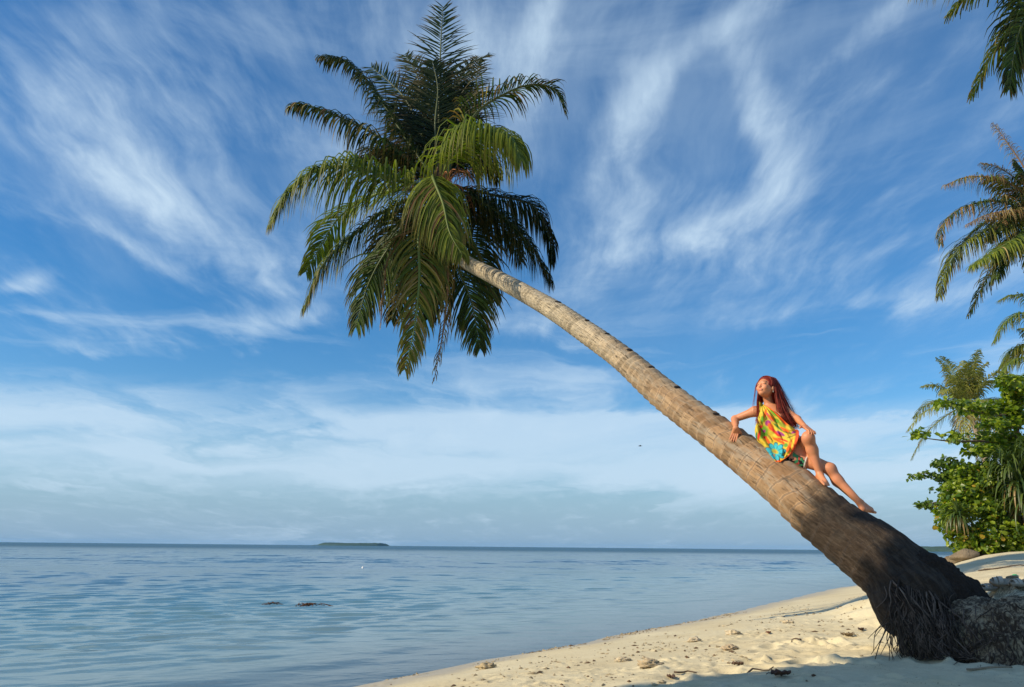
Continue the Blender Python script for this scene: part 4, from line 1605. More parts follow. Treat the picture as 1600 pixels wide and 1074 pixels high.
# back panel of the wrap, from the shoulder round the back to the hip
bk = SDF()
bk.prims = [('c', J['pelvis'], J['waist'], 0.137, 0.110, 0.03), ('c', J['waist'], J['chest'], 0.110, 0.130, 0.05), ('e', J['chest'], np.array((0.156, 0.110, 0.15)), Mt, None, 0.05)]
allp = np.array([bk.bounds(pr, 0.03) for pr in bk.prims])
lo3, hi3 = allp[:, 0].min(0), allp[:, 1].max(0)
F3 = bk.field(lo3, hi3, 0.008)
gr = np.stack(np.meshgrid(*[lo3[i] + 0.008 * np.arange(F3.shape[i]) for i in range(3)], indexing='ij'), -1)
F3 = np.maximum(F3, (gr - J['waist']) @ cfw - 0.035)
F3 = np.maximum(F3, (gr - J['chest']) @ cdir - 0.055)
V3, Q3 = surface_nets(F3.astype(np.float32), lo3, 0.008)
w3 = fbm(V3 * 22, 2)
c3 = np.tile(YEL, (len(V3), 1))
c3[w3 > 0.58] = ORA
c3[w3 < 0.40] = GRN
mb = MB()
mb.add(V3, Q3, None, c3)
part(mb, 'wrap_back', M_CLOTH, woman)

# ---- hair
M_HAIR, b = mat('hair')
hn = b.noise(b.vm('MULTIPLY', geo(b), (60, 60, 12)), 1.0, 3)
hc_ = b.vm('MULTIPLY', vcol(b), b.mix(hn, (0.075, 0.010, 0.007), (0.32, 0.034, 0.016)))
finish(b, principled(b, hc_, 0.45, None, 0.22).outputs[0])
hs = SDF()
hs.ell(H(0, -0.016, 0.026), HS * np.array((0.083, 0.101, 0.096)), Mh, 0.02)
hs.cone(H(0, -0.065, 0.0), H(0, -0.112, -0.10), 0.066, 0.045, 0.03)
lo4, hi4 = HC - 0.26, HC + 0.22
F4 = hs.field(lo4, hi4, 0.005)
gr = np.stack(np.meshgrid(*[lo4[i] + 0.005 * np.arange(F4.shape[i]) for i in range(3)], indexing='ij'), -1)
qq = (gr - HC) @ Mh.T / HS
face = 0.052 - qq[..., 1] + 0.85 * np.clip(qq[..., 2] - 0.035, 0, 1) + 0.0 * np.clip(np.abs(qq[..., 0]) - 0.035, 0, 1)
F4 = np.maximum(F4, -face)
V4, Q4 = surface_nets(F4.astype(np.float32), lo4, 0.005)
mb = MB()
mb.add(V4, Q4)
hr_r = np.random.default_rng(77)


def lock(guides, n, jit, r0):
    """strands interpolated between neighbouring guide curves"""
    gs = np.array([spline(np.array(g_), 18) for g_ in guides])
    for _ in range(n):
        f = hr_r.random() * (len(gs) - 1)
        i = min(int(f), len(gs) - 2)
        c = gs[i] * (1 - f + i) + gs[i + 1] * (f - i)
        t = np.linspace(0, 1, 18)
        off = hr_r.normal(size=3) * jit
        wv_ = np.stack([np.sin(t * 7 + hr_r.random() * 6) for _k in range(3)], -1) * 0.006
        c = c + off * (0.25 + 0.75 * t)[:, None] + wv_ * t[:, None]
        cut = hr_r.uniform(0.78, 1.0)
        c = spline(c[:max(6, int(18 * cut))], 14)
        mb.tube(c, r0 * hr_r.uniform(0.6, 1.2) * np.linspace(1, 0.25, 14), 4, np.array([1.0, 1.0, 1.0]) * hr_r.uniform(0.35, 1.7) + np.array([0.0, 0.3, 0.15]) * hr_r.random() ** 3, cap=False)


Yh = HC[1]
cc0 = H(0, -0.016, 0.026)
for _ in range(520):   # strands combed from the parting over the scalp
    sd_ = 1 if hr_r.random() < 0.5 else -1
    f0 = hr_r.uniform(-0.9, 0.72)
    f1 = f0 - hr_r.uniform(0.15, 0.75) * (1 if f0 > -0.3 else 0.3)
    tt2 = np.linspace(0, 1, 10)
    phi = sd_ * np.radians(4 + 100 * tt2)
    ff = np.clip(f0 + (f1 - f0) * tt2 ** 0.7, -0.97, 0.9)
    cr_ = np.sqrt(1 - ff ** 2)
    k_ = HS * hr_r.uniform(1.0, 1.05)
    pts = cc0 + k_ * ((0.084 * np.sin(phi) * cr_)[:, None] * hr + (0.102 * ff)[:, None] * hf + (0.097 * np.cos(phi) * cr_)[:, None] * hu)
    mb.tube(pts, 0.0026 * np.linspace(0.7, 1, 10), 4, np.array([1.0, 1.0, 1.0]) * hr_r.uniform(0.35, 1.7) + np.array([0.0, 0.3, 0.15]) * hr_r.random() ** 3, cap=False)
# towards the viewer's right: over her left shoulder and arm, and down the back
lock([[H(-0.01, 0.055, 0.092), P(1208, 598, Yh - 0.05), P(1213, 622, Yh - 0.09), P(1217, 645, Yh - 0.15), P(1226, 664, Yh - 0.20), P(1232, 674, Yh - 0.22)],
      [H(-0.005, 0.03, 0.108), P(1211, 599, Yh - 0.03), P(1219, 622, Yh - 0.06), P(1227, 643, Yh - 0.12), P(1236, 661, Yh - 0.17), P(1243, 674, Yh - 0.19)],
      [H(-0.0, -0.01, 0.114), P(1213, 600, Yh), P(1224, 623, Yh - 0.01), P(1234, 643, Yh - 0.05), P(1244, 660, Yh - 0.10), P(1250, 671, Yh - 0.13)],
      [H(0.0, -0.05, 0.106), P(1213, 602, Yh + 0.06), P(1223, 625, Yh + 0.09), P(1230, 645, Yh + 0.09), P(1236, 664, Yh + 0.06), P(1240, 678, Yh + 0.02)]], 900, 0.015, 0.0026)
# front lock on the viewer's left, falling over her right shoulder
lock([[H(0.01, 0.05, 0.095), H(0.078, 0.012, 0.04), H(0.088, -0.005, -0.06), P(1183, 632, Yh + 0.02), P(1183, 648, Yh - 0.07), P(1180, 670, Yh - 0.09)],
      [H(0.005, 0.02, 0.110), H(0.084, -0.02, 0.03), H(0.09, -0.03, -0.07), P(1187, 632, Yh + 0.03), P(1189, 646, Yh - 0.08), P(1187, 666, Yh - 0.12)],
      [H(0.0, -0.03, 0.112), H(0.07, -0.07, 0.03), H(0.07, -0.08, -0.07), P(1186, 636, Yh + 0.05), P(1184, 650, Yh + 0.0), P(1181, 670, Yh - 0.04)]], 420, 0.009, 0.0024)
# loose flyaway strands
lock([[H(-0.01, 0.03, 0.10), P(1212, 594, Yh), P(1226, 618, Yh - 0.02), P(1241, 645, Yh - 0.06), P(1254, 666, Yh - 0.1)],
      [H(0.0, -0.03, 0.11), P(1210, 592, Yh + 0.05), P(1222, 612, Yh + 0.06), P(1236, 640, Yh + 0.04), P(1247, 668, Yh)]], 46, 0.020, 0.0014)
lock([[H(0.02, 0.05, 0.09), P(1181, 602, Yh - 0.02), P(1178, 620, Yh - 0.02), P(1176, 645, Yh - 0.02)],
      [H(0.03, 0.02, 0.09), P(1183, 600, Yh + 0.06), P(1179, 625, Yh + 0.05), P(1175, 655, Yh)]], 18, 0.010, 0.0012)
# back curtain
lock([[H(0.03, -0.06, 0.09), H(0.03, -0.12, 0.0), P(1200, 640, Yh + 0.17), P(1200, 672, Yh + 0.15)],
      [H(-0.04, -0.06, 0.09), H(-0.04, -0.12, 0.0), P(1226, 640, Yh + 0.13), P(1236, 672, Yh + 0.08)]], 220, 0.012, 0.004)
part(mb, 'hair', M_HAIR, woman)
er = MB()
ep = H(-0.080, 0.0, -0.050)
er.tube([ep + np.array([0, 0, 0.006]), ep, ep - np.array([0, 0, 0.014])], [0.002, 0.005, 0.003], 6, (0.55, 0.5, 0.4))
part(er, 'earring', M_CLOTH, woman)

# ------------------------------------------------------------------ other vegetation
M_BROAD = leaf_mat('broad_leaf', 0.38, 0.30, 0.45, (1.5, 1.9, 0.5))
M_STRAP = leaf_mat('strap_leaf', 0.40, 0.22, 0.45, (1.4, 1.7, 0.6))
M_BARK2 = plain_mat('grey_bark', 0.85, 14, 0.4, 0.03, 0.2, (1, 1, 0.4))


def rot_from(n, up_rand, r):
    """random frames with given normals (N,3)"""
    a = nrm(np.cross(n, r.normal(size=n.shape)))
    return a, np.cross(n, a)


LEAF_T = np.array([[0, 0, 0], [0.30, -0.26, 0.02], [0.36, 0, -0.02], [0.30, 0.26, 0.02], [0.72, -0.34, -0.02], [0.78, 0, -0.08], [0.72, 0.34, -0.02], [1.0, 0, -0.18]])
LEAF_F = np.array([[0, 1, 2, 2], [0, 2, 3, 3], [1, 4, 5, 2], [2, 5, 6, 3], [4, 7, 5, 5], [5, 7, 6, 6]])
LEAF_Q = np.array([[1, 4, 5, 2], [2, 5, 6, 3]])
LEAF_TR = np.array([[0, 1, 2], [0, 2, 3], [4, 7, 5], [5, 7, 6]])


def leaves(mb, pos, size, r, cols, up=0.7, outward=None):
    """broad obovate leaves, each its own 8-vertex blade"""
    n = len(pos)
    nor = r.normal(size=(n, 3)) * 0.55 + np.array([0, 0, up])
    if outward is not None:
        nor = nor + outward * 0.45
    nor = nrm(nor)
    a, c = rot_from(nor, None, r)
    s = (size * r.uniform(0.5, 1.4, n))[:, None, None]
    T = LEAF_T
    v = pos[:, None] + s * (T[None, :, 0:1] * a[:, None] + T[None, :, 1:2] * c[:, None] + T[None, :, 2:3] * nor[:, None])
    off = (np.arange(n) * 8)[:, None, None]
    mb.add(v.reshape(-1, 3), (LEAF_Q[None] + off).reshape(-1, 4), (LEAF_TR[None] + off).reshape(-1, 3), np.repeat(cols, 8, 0))


def leafcol(n, r, dark=(0.030, 0.068, 0.010), light=(0.115, 0.185, 0.020), yellow=0.02):
    t = r.random(n)[:, None] ** 1.3
    c = np.array(dark) * (1 - t) + np.array(light) * t
    y = r.random(n) < yellow
    c[y] = np.array([0.38, 0.26, 0.03]) * r.uniform(0.6, 1.1, (y.sum(), 1))
    return c


def in_ell(r, n, c, rad, shell=0.35):
    """points biased to the outer shell of an ellipsoid"""
    d = nrm(r.normal(size=(n, 3)))
    k = (shell + (1 - shell) * r.random(n) ** 0.5)[:, None]
    return np.asarray(c) + d * k * np.asarray(rad), d


def limb(mb, pts, r0, r1, col=(0.17, 0.13, 0.09), n=16, seg=7):
    mb.tube(spline(np.array(pts), n), np.linspace(r0, r1, n), seg, col)


def foliage_mass(root, clumps, nper, size, seed, name='crown', lc={}, up=0.7):
    """clumps: (px,py,Y,rx_px,ry_px,depth m)"""
    r = np.random.default_rng(seed)
    mb = MB()
    for (px, py, Y, rx, ry, dp) in clumps:
        k = Y / FPX
        rad = np.array([rx * k, dp, ry * k])
        vol = rx * ry / 900.0
        n = int(nper * vol)
        p, d = in_ell(r, n, P(px, py, Y), rad)
        keep = fbm(p * 2.2 + seed, 2) > 0.44
        leaves(mb, p[keep], size, r, leafcol(keep.sum(), r, **lc), up, d[keep])
    o = part(mb, name, M_BROAD, root, smooth=False)
    o['kind'] = 'stuff'
    return o


# ---- broad-leaved beach almond with flat tiers
YA = 24.0
gA = P(1585, 868, YA)
zA = bz(gA[0], gA[1])
alm = empty('almond_tree', (gA[0], gA[1], zA), 'broad-leaved beach tree with flat leafy tiers reaching left at the right edge', 'tree')
tb = MB()
base = np.array([gA[0], gA[1], zA - 0.1])
limb(tb, [base, P(1590, 800, YA), P(1586, 720, YA), P(1592, 620, YA)], 0.16, 0.06)
tb_o = part(tb, 'trunk', M_BARK2, alm)
TIERS = [
    ([(1588, 700), (1540, 690), (1490, 690), (1437, 684)], 0.05),
    ([(1590, 650), (1550, 648), (1510, 640), (1474, 634)], 0.05),
    ([(1592, 630), (1580, 605), (1570, 597)], 0.04),
    ([(1588, 712), (1560, 708), (1520, 708)], 0.04),
    ([(1588, 670), (1570, 665), (1545, 668)], 0.04),
]
for pts, r0 in TIERS:
    lb_ = MB()
    limb(lb_, [P(a, c, YA - 0.5 * i) for i, (a, c) in enumerate(pts)], r0, 0.012)
    part(lb_, 'limb', M_BARK2, alm)
cl = []
for pts, r0 in TIERS:
    c = spline(np.array(pts, float), 8)
    for i, (a, b2) in enumerate(c[1:]):
        w = 15 - 0.9 * i
        cl.append((a, b2 - 5, YA - 0.3 * i, w, 9.5 - 0.4 * i, 0.55))
cl += [(1560, 640, YA, 28, 14, 0.8), (1585, 655, YA, 24, 16, 0.9), (1592, 595, YA, 18, 9, 0.6), (1575, 690, YA, 26, 16, 0.9), (1590, 625, YA, 20, 12, 0.8)]
foliage_mass(alm, cl, 1300, 0.15, 31, lc=dict(dark=(0.045, 0.105, 0.010), light=(0.27, 0.34, 0.022), yellow=0.01), up=1.0)

# ---- dense beach shrub below it
YS = 22.5
gS = P(1545, 872, YS)
shr = empty('beach_shrub', (gS[0], gS[1], bz(gS[0], gS[1])), 'dense glossy green shrub growing down to the sand under the almond tree', 'shrub')
for (ax_, ay) in ((1500, 790), (1530, 770), (1560, 760), (1585, 780), (1480, 765)):
    sbm = MB()
    q0 = np.array([gS[0] + (ax_ - 1545) * 0.004, gS[1], bz(gS[0], gS[1]) - 0.1])
    limb(sbm, [q0, P((ax_ + 1545) / 2, 825, YS), P(ax_, ay, YS)], 0.06, 0.02)
    part(sbm, 'stem', M_BARK2, shr)
cl = [(1500, 770, YS, 26, 22, 0.9), (1530, 755, YS, 30, 24, 1.0), (1565, 770, YS, 30, 28, 1.0), (1590, 800, YS, 26, 34, 1.0), (1520, 800, YS - 0.2, 36, 28, 1.0),
      (1488, 815, YS - 0.2, 18, 18, 0.7), (1510, 838, YS - 0.4, 26, 20, 0.8), (1545, 830, YS - 0.5, 34, 28, 1.0), (1580, 840, YS - 0.4, 32, 26, 1.0), (1530, 855, YS - 0.5, 34, 13, 0.8),
      (1570, 858, YS - 0.5, 36, 13, 0.8), (1480, 795, YS, 14, 14, 0.6), (1600, 850, YS - 0.4, 26, 20, 0.9), (1500, 735, YS, 20, 12, 0.6), (1550, 735, YS + 0.3, 30, 16, 0.9), (1610, 760, YS, 30, 30, 1.0)]
foliage_mass(shr, cl, 1500, 0.135, 32, name='foliage', lc=dict(dark=(0.036, 0.090, 0.010), light=(0.26, 0.33, 0.022), yellow=0.035), up=0.45)

# ---- small-leaved bush sticking out towards the sea
YM = 23.5
gM = P(1512, 872, YM)
msh = empty('small_leaved_bush', (gM[0], gM[1], bz(gM[0], gM[1])), 'thin-branched small-leaved bush poking left over the beach above the shrub', 'shrub')
BR = [[(1512, 860), (1500, 790), (1478, 755), (1445, 740), (1426, 744)], [(1512, 860), (1505, 780), (1490, 745), (1475, 725), (1470, 722)], [(1512, 860), (1500, 810), (1475, 785), (1442, 790)], [(1505, 790), (1488, 765), (1468, 760)]]
cl = []
for pts in BR:
    bm_ = MB()
    limb(bm_, [P(a, c, YM) for a, c in pts], 0.035, 0.010)
    part(bm_, 'branch', M_BARK2, msh)
for (a, c, rx, ry) in ((1430, 746, 9, 6), (1442, 742, 10, 6), (1456, 745, 10, 8), (1470, 725, 13, 8), (1482, 722, 13, 9), (1470, 745, 10, 8), (1480, 752, 14, 8), (1468, 764, 13, 6), (1441, 789, 9, 6), (1456, 787, 10, 7), (1468, 792, 10, 7), (1492, 738, 14, 9)):
    cl.append((a, c, YM, rx, ry, 0.35))
foliage_mass(msh, cl, 1900, 0.11, 33, name='foliage', lc=dict(dark=(0.040, 0.09, 0.014), light=(0.14, 0.21, 0.025), yellow=0.0))


# ---- pandanus (screw pines) with long strap leaves
def strap(mb, p0, d, L, w, droop, col, r, segs=7):
    q = [np.array(p0)]
    dd = nrm(d)
    for k in range(segs):
        dd = nrm(dd + np.array([0, 0, -1.0]) * droop * (0.05 + 0.07 * k) + r.normal(size=3) * 0.02)
        q.append(q[-1] + dd * L / segs)
    q = np.array(q)
    tq = nrm(np.gradient(q, axis=0))
    wv = nrm(np.cross(tq, np.array([0.01, 0.02, 1.0])))
    nv = np.cross(wv, tq)
    prof = w * np.array([0.8, 1, 1, 0.95, 0.8, 0.6, 0.35, 0.03])[:segs + 1] / 2
    a = q + wv * prof[:, None] + nv * prof[:, None] * 0.4
    c = q - wv * prof[:, None] + nv * prof[:, None] * 0.4
    mb.grid(np.stack([a, q, c], 1), col)


def pandanus(px, py, Y, heads, L, nl, seed, label, w=0.05):
    r = np.random.default_rng(seed)
    g0 = P(px, py, Y)
    z0 = bz(g0[0], g0[1])
    root = empty('pandanus', (g0[0], g0[1], z0), label, 'pandanus', 'strap-leaved pandanus plants in the beach thicket')
    hp = [P(a, c, Y + dy) for a, c, dy in heads]
    tbm = MB()
    for h_ in hp:
        limb(tbm, [np.array([g0[0], g0[1], z0 - 0.1]), (np.array([g0[0], g0[1], z0]) + h_) / 2 + np.array([0, 0.1, -0.1]), h_], 0.07, 0.045, (0.20, 0.15, 0.10))
    part(tbm, 'trunk', M_BARK2, root)
    for h_ in hp:
        mbp = MB()
        for k in range(nl):
            a = k * 2.39996 + r.normal() * 0.1
            el = r.uniform(-0.25, 1.35)
            d = np.array([math.cos(a) * math.cos(el), math.sin(a) * math.cos(el), math.sin(el)])
            t = r.random()
            col = np.array([0.030, 0.062, 0.018]) * (1 - t) + np.array([0.10, 0.145, 0.03]) * t
            if el < 0.0 and r.random() < 0.5:
                col = np.array([0.24, 0.17, 0.06]) * r.uniform(0.6, 1.2)
            strap(mbp, h_, d, L * r.uniform(0.75, 1.1), w, 1.0 + 0.8 * r.random() + (0.8 if el < 0.3 else 0), col, r)
        part(mbp, 'leaf_rosette', M_STRAP, root)
    return root


pandanus(1512, 866, 22.6, [(1497, 806, -1.0)], 0.72, 90, 41, 'star-shaped pandanus rosette at the left edge of the green shrub')
pandanus(1596, 866, 22.8, [(1592, 752, -1.4), (1578, 728, -1.0), (1606, 785, -1.6), (1612, 725, -1.2)], 1.25, 110, 42, 'tall pandanus with long drooping strap leaves at the right edge', 0.06)


# ---- other palms
def bg_palm(px, py, Y, lean_px, R, nf, seed, label, dead=0.1, ll=0.62, ground=None, tint=GREEN * 1.2, tint2=LIME, extra=(), rad=0.14, deadset=()):
    """crown at pixel (px,py), trunk down to the ground"""
    r = np.random.default_rng(seed)
    c = P(px, py, Y)
    gx_, gy_ = c[0] + lean_px, c[1] + 0.3
    z0 = bz(gx_, gy_)
    root = empty('coconut_palm', (gx_, gy_, z0), label, 'palm tree', 'coconut palms standing behind the beach')
    tb_ = MB()
    pts = spline([np.array([gx_, gy_, z0 - 0.2]), np.array([gx_ - lean_px * 0.25, gy_ - 0.1, z0 + (c[2] - z0) * 0.45]), c - np.array([0, 0, 0.15])], 60)
    rd = np.linspace(rad * 1.5, rad * 0.8, 60) * (1 + 0.04 * (np.arange(60) % 2))
    tb_.tube(pts, rd, 14, (0.30, 0.24, 0.17))
    part(tb_, 'trunk', M_BARK2, root)
    for k in range(nf):
        a = k * 2.39996 + r.normal() * 0.18
        u = k / (nf - 1)
        el = math.radians(80 - 105 * u + r.normal() * 6)
        L = R * r.uniform(0.9, 1.1)
        dr = (0.08 + 0.32 * min(1, u * 1.6)) * L
        hx = np.array([math.cos(a), math.sin(a), 0])
        d = hx * math.cos(el) + np.array([0, 0, math.sin(el)])
        dz = np.array([0, 0, -1.0])
        p = [c, c + d * L * 0.33 + dz * dr * 0.08, c + d * L * 0.66 + dz * dr * 0.42, c + d * L * 0.93 + hx * 0.02 + dz * dr * 1.15]
        dd_ = 0.03 + (dead * 2.5 if u > 0.72 else 0)
        frond(p, n=46, ll=ll * R / 3.0, root=root, tint=tint, tint2=tint2, droop=1.0 + 0.4 * r.random(), dead=min(dd_, 0.95), seed=seed * 50 + k, side=None if abs(math.cos(el)) > 0.3 else (-hx[1], hx[0], 0), lift=0.3, segs=4, width=0.042)
    for e in extra:
        pts = [P(a, b2, Y + dy) for a, b2, dy in e[0]]
        frond(pts, root=root, **e[1])
    hb2 = MB()
    hb2.tube(spline([c - np.array([0, 0, 0.35]), c - np.array([0, 0, 0.1]), c + np.array([0, 0, 0.3])], 8), [0.10, 0.17, 0.19, 0.20, 0.18, 0.14, 0.09, 0.03], 12, (0.14, 0.09, 0.05))
    part(hb2, 'fibre_sheath', M_FIBRE, root)
    return root


GP = np.array([0.15, 0.175, 0.05])
bg_palm(1512, 632, 44.0, 1.2, 3.6, 25, 51, 'smaller coconut palm rising behind the tiered almond tree', 0.12, 0.54, tint=GP, tint2=np.array([0.27, 0.27, 0.06]))
GREY = np.array([0.20, 0.165, 0.10])
gk = dict(n=60, ll=0.60, droop=1.6, seed=601)
bg_palm(1640, 345, 20.0, 1.0, 2.5, 16, 52, 'tall coconut palm cut by the right edge with grey withered upper fronds', 0.1, 0.66, tint=DEEP * 1.2, tint2=GREEN * 1.3, extra=[
    ([(1640, 340, 0), (1600, 262, 0.2), (1570, 218, 0.2), (1551, 192, 0.2)], dict(n=75, ll=0.49, droop=1.6, dead=0.95, tint=GREY, seed=602, width=0.03, name='withered_frond')),
    ([(1640, 335, 0), (1600, 290, 0.2), (1560, 262, 0), (1532, 255, 0)], dict(n=70, ll=0.49, droop=1.8, dead=0.8, tint=GREY, seed=603, width=0.03, name='withered_frond')),
    ([(1640, 340, 0), (1580, 288, -0.3), (1520, 276, -0.5), (1474, 290, -0.6)], dict(n=87, ll=0.57, droop=2.0, dead=0.75, tint=GREEN, seed=604, width=0.03, name='withered_frond')),
    ([(1640, 342, 0), (1560, 315, -0.4), (1505, 325, -0.6), (1474, 352, -0.7), (1470, 382, -0.7)], dict(n=95, ll=0.68, droop=1.5, dead=0.35, tint=DEEP, tint2=GREEN * 1.2, seed=605)),
    ([(1640, 345, 0), (1590, 330, -0.9), (1545, 335, -1.2), (1508, 352, -1.3)], dict(n=75, ll=0.46, droop=1.8, dead=0.9, tint=GREY, seed=606, width=0.03, name='withered_frond')),
    ([(1640, 350, 0), (1560, 356, -0.5), (1510, 378, -0.8), (1480, 420, -0.9), (1468, 462, -0.9)], dict(n=107, ll=0.89, droop=1.3, dead=0.02, tint=DEEP, tint2=LIME, seed=607)),
    ([(1640, 352, 0), (1590, 372, -1.2), (1555, 392, -1.7), (1518, 416, -2.0)], dict(n=87, ll=0.84, droop=1.6, dead=0.03, tint=GREEN * 1.2, tint2=LIME * 1.2, seed=608)),
    ([(1640, 352, 0), (1600, 360, -1.0), (1570, 390, -1.3), (1556, 435, -1.4)], dict(n=87, ll=0.84, droop=1.6, dead=0.03, tint=DEEP, tint2=GREEN * 1.2, seed=609)),
])
bg_palm(1648, 545, 30.0, 0.8, 2.3, 14, 53, 'coconut palm mostly outside the right edge, fronds arching left above the thicket', 0.1, 0.62, tint=GP, tint2=LIME, extra=[
    ([(1648, 545, 0), (1610, 492, 0), (1575, 500, 0), (1553, 535, 0)], dict(n=82, ll=0.81, droop=1.4, dead=0.02, tint=GREEN * 1.3, tint2=LIME, seed=611)),
    ([(1648, 540, 0), (1610, 470, 0.3), (1580, 462, 0.3), (1560, 470, 0.3)], dict(n=75, ll=0.68, droop=1.2, dead=0.02, tint=GREEN * 1.3, tint2=LIME, seed=612)),
    ([(1648, 550, 0), (1620, 560, -0.3), (1585, 562, -0.4), (1560, 590, -0.4)], dict(n=75, ll=0.74, droop=1.4, dead=0.02, tint=GREEN * 1.3, tint2=LIME, seed=613)),
    ([(1648, 550, 0), (1610, 540, 0.3), (1580, 548, 0.4), (1562, 575, 0.4)], dict(n=75, ll=0.74, droop=1.4, dead=0.02, tint=GREEN * 1.3, tint2=LIME, seed=614)),
])
bg_palm(1690, -60, 11.5, 0.8, 2.1, 16, 54, 'nearest coconut palm whose frond tips hang into the top right corner', 0.05, 0.66, tint=GREEN, tint2=LIME, extra=[
    ([(1690, -60, 0), (1600, -72, -0.3), (1500, -55, -0.5), (1425, -20, -0.6)], dict(n=100, ll=0.84, droop=1.0, dead=0.0, tint=GREEN, tint2=LIME, seed=621, side=(0.2, 1, 0.1))),
    ([(1690, -60, 0), (1640, -20, -0.4), (1592, 50, -0.5), (1577, 140, -0.5)], dict(n=105, ll=0.74, droop=0.9, dead=0.02, tint=DEEP, tint2=GREEN * 1.4, seed=622, side=(0.9, 0.3, 0.2))),
])

# ---- tree behind the viewer: its crown throws the shade on the near sand and the palm's foot
shade = empty('shade_tree', (-3.6, -2.2, bz(-3.6, -2.2)), 'spreading broad-leaved tree behind the viewer shading the near sand', 'tree')
r = np.random.default_rng(91)
stb = MB()
c0 = np.array([-3.6, -2.2, bz(-3.6, -2.2) - 0.2])
limb(stb, [c0, c0 + np.array([-0.5, 0.7, 2.5]), c0 + np.array([-2.0, 2.4, 5.2])], 0.26, 0.17, n=20, seg=12)
part(stb, 'trunk', M_BARK2, shade)
fork = c0 + np.array([-2.0, 2.4, 5.2])
for k in range(9):
    a = k * 0.7
    lbm = MB()
    e = np.array([-7.0, 2.0, 7.3]) + np.array([math.cos(a) * 3.2, math.sin(a) * 2.4, r.uniform(-0.2, 0.8)])
    limb(lbm, [fork, (fork + e) / 2 + np.array([0, 0, 0.5]), e], 0.11, 0.02)
    part(lbm, 'limb', M_BARK2, shade)
n = 15000
p, d = in_ell(r, n, (-7.2, 2.0, 7.9), (5.0, 4.8, 1.7), 0.1)
tt_ = (7.0 - p[:, 2]) / SUN_DIR[2]
pr_ = p + SUN_DIR[None] * tt_[:, None]
wobs = (fbm(np.stack([pr_[:, 0] * 1.1, pr_[:, 1] * 1.1, 0 * tt_], -1), 3) - 0.5) * 1.3
keep = (pr_[:, 1] < SHADE_Y0 + SHADE_K * (pr_[:, 0] + 7) + wobs) & (p[:, 2] > 6.45) & (pr_[:, 0] < SHADE_XMAX + wobs)
mb = MB()
leaves(mb, p[keep], 0.30, r, leafcol(keep.sum(), r), 0.8, d[keep])
part(mb, 'crown', M_BROAD, shade, smooth=False)['kind'] = 'stuff'

# ------------------------------------------------------------------ small things on the beach and the water
M_ROCK, b = mat('rock')
pos = geo(b)
n1_ = b.noise(pos, 5.0, 6, 0.65)
n2_ = b.noise(pos, 28.0, 4, 0.6)
rc = b.mix(n1_, (0.10, 0.075, 0.05), (0.30, 0.24, 0.16))
finish(b, principled(b, rc, 0.9, b.bump(b.m('ADD', n1_, b.m('MULTIPLY', n2_, 0.4)), 1.0, 0.06), 0.2).outputs[0])


def blob_obj(name, c, rad, seed, material, col=(1, 1, 1), amp=0.5, fr_=1.6, nu=26, nv=16, flat=True):
    mb = MB()
    u = np.linspace(0, 2 * np.pi, nu, endpoint=False)
    v = np.linspace(0.02, np.pi - 0.02, nv)
    g_ = np.zeros((nv, nu, 3))
    for i, b2 in enumerate(v):
        dv = np.stack([np.cos(u) * math.sin(b2), np.sin(u) * math.sin(b2), 0 * u + math.cos(b2)], -1)
        k = 1 + amp * (fbm(dv * fr_ + seed * 7.3, 4) - 0.5) * 2
        g_[i] = np.asarray(c) + dv * np.asarray(rad) * k[:, None]
    mb.grid(g_[::-1], col, close_u=True)
    return mb.build(name, material)


rocks = [(1497, 878, 23.0, 0.36, 0.15, 'low brown rock nearest the water beside the palm root'), (1512, 884, 20.5, 0.34, 0.16, 'rounded brown rock lying in front on the sand beyond the palm root'),
         (1522, 872, 23.5, 0.55, 0.13, 'long low rock at the foot of the green shrub'), (1545, 869, 23.0, 0.40, 0.14, 'small dark rock half hidden under the shrub edge')]
for k, (a, c, Y, rx, rz, lab) in enumerate(rocks):
    q = P(a, c, Y)
    z0 = bz(q[0], q[1])
    o = blob_obj('rock', (q[0], q[1], z0 + rz * 0.35), (rx, rx * 0.6, rz), k + 3, M_ROCK)
    tag(o, lab, 'rock', 'rocks at the edge of the thicket')

# sandals left on the bank beside the roots
M_RUB = plain_mat('rubber', 0.6, 60, 0.18, 0.003, 0.3)


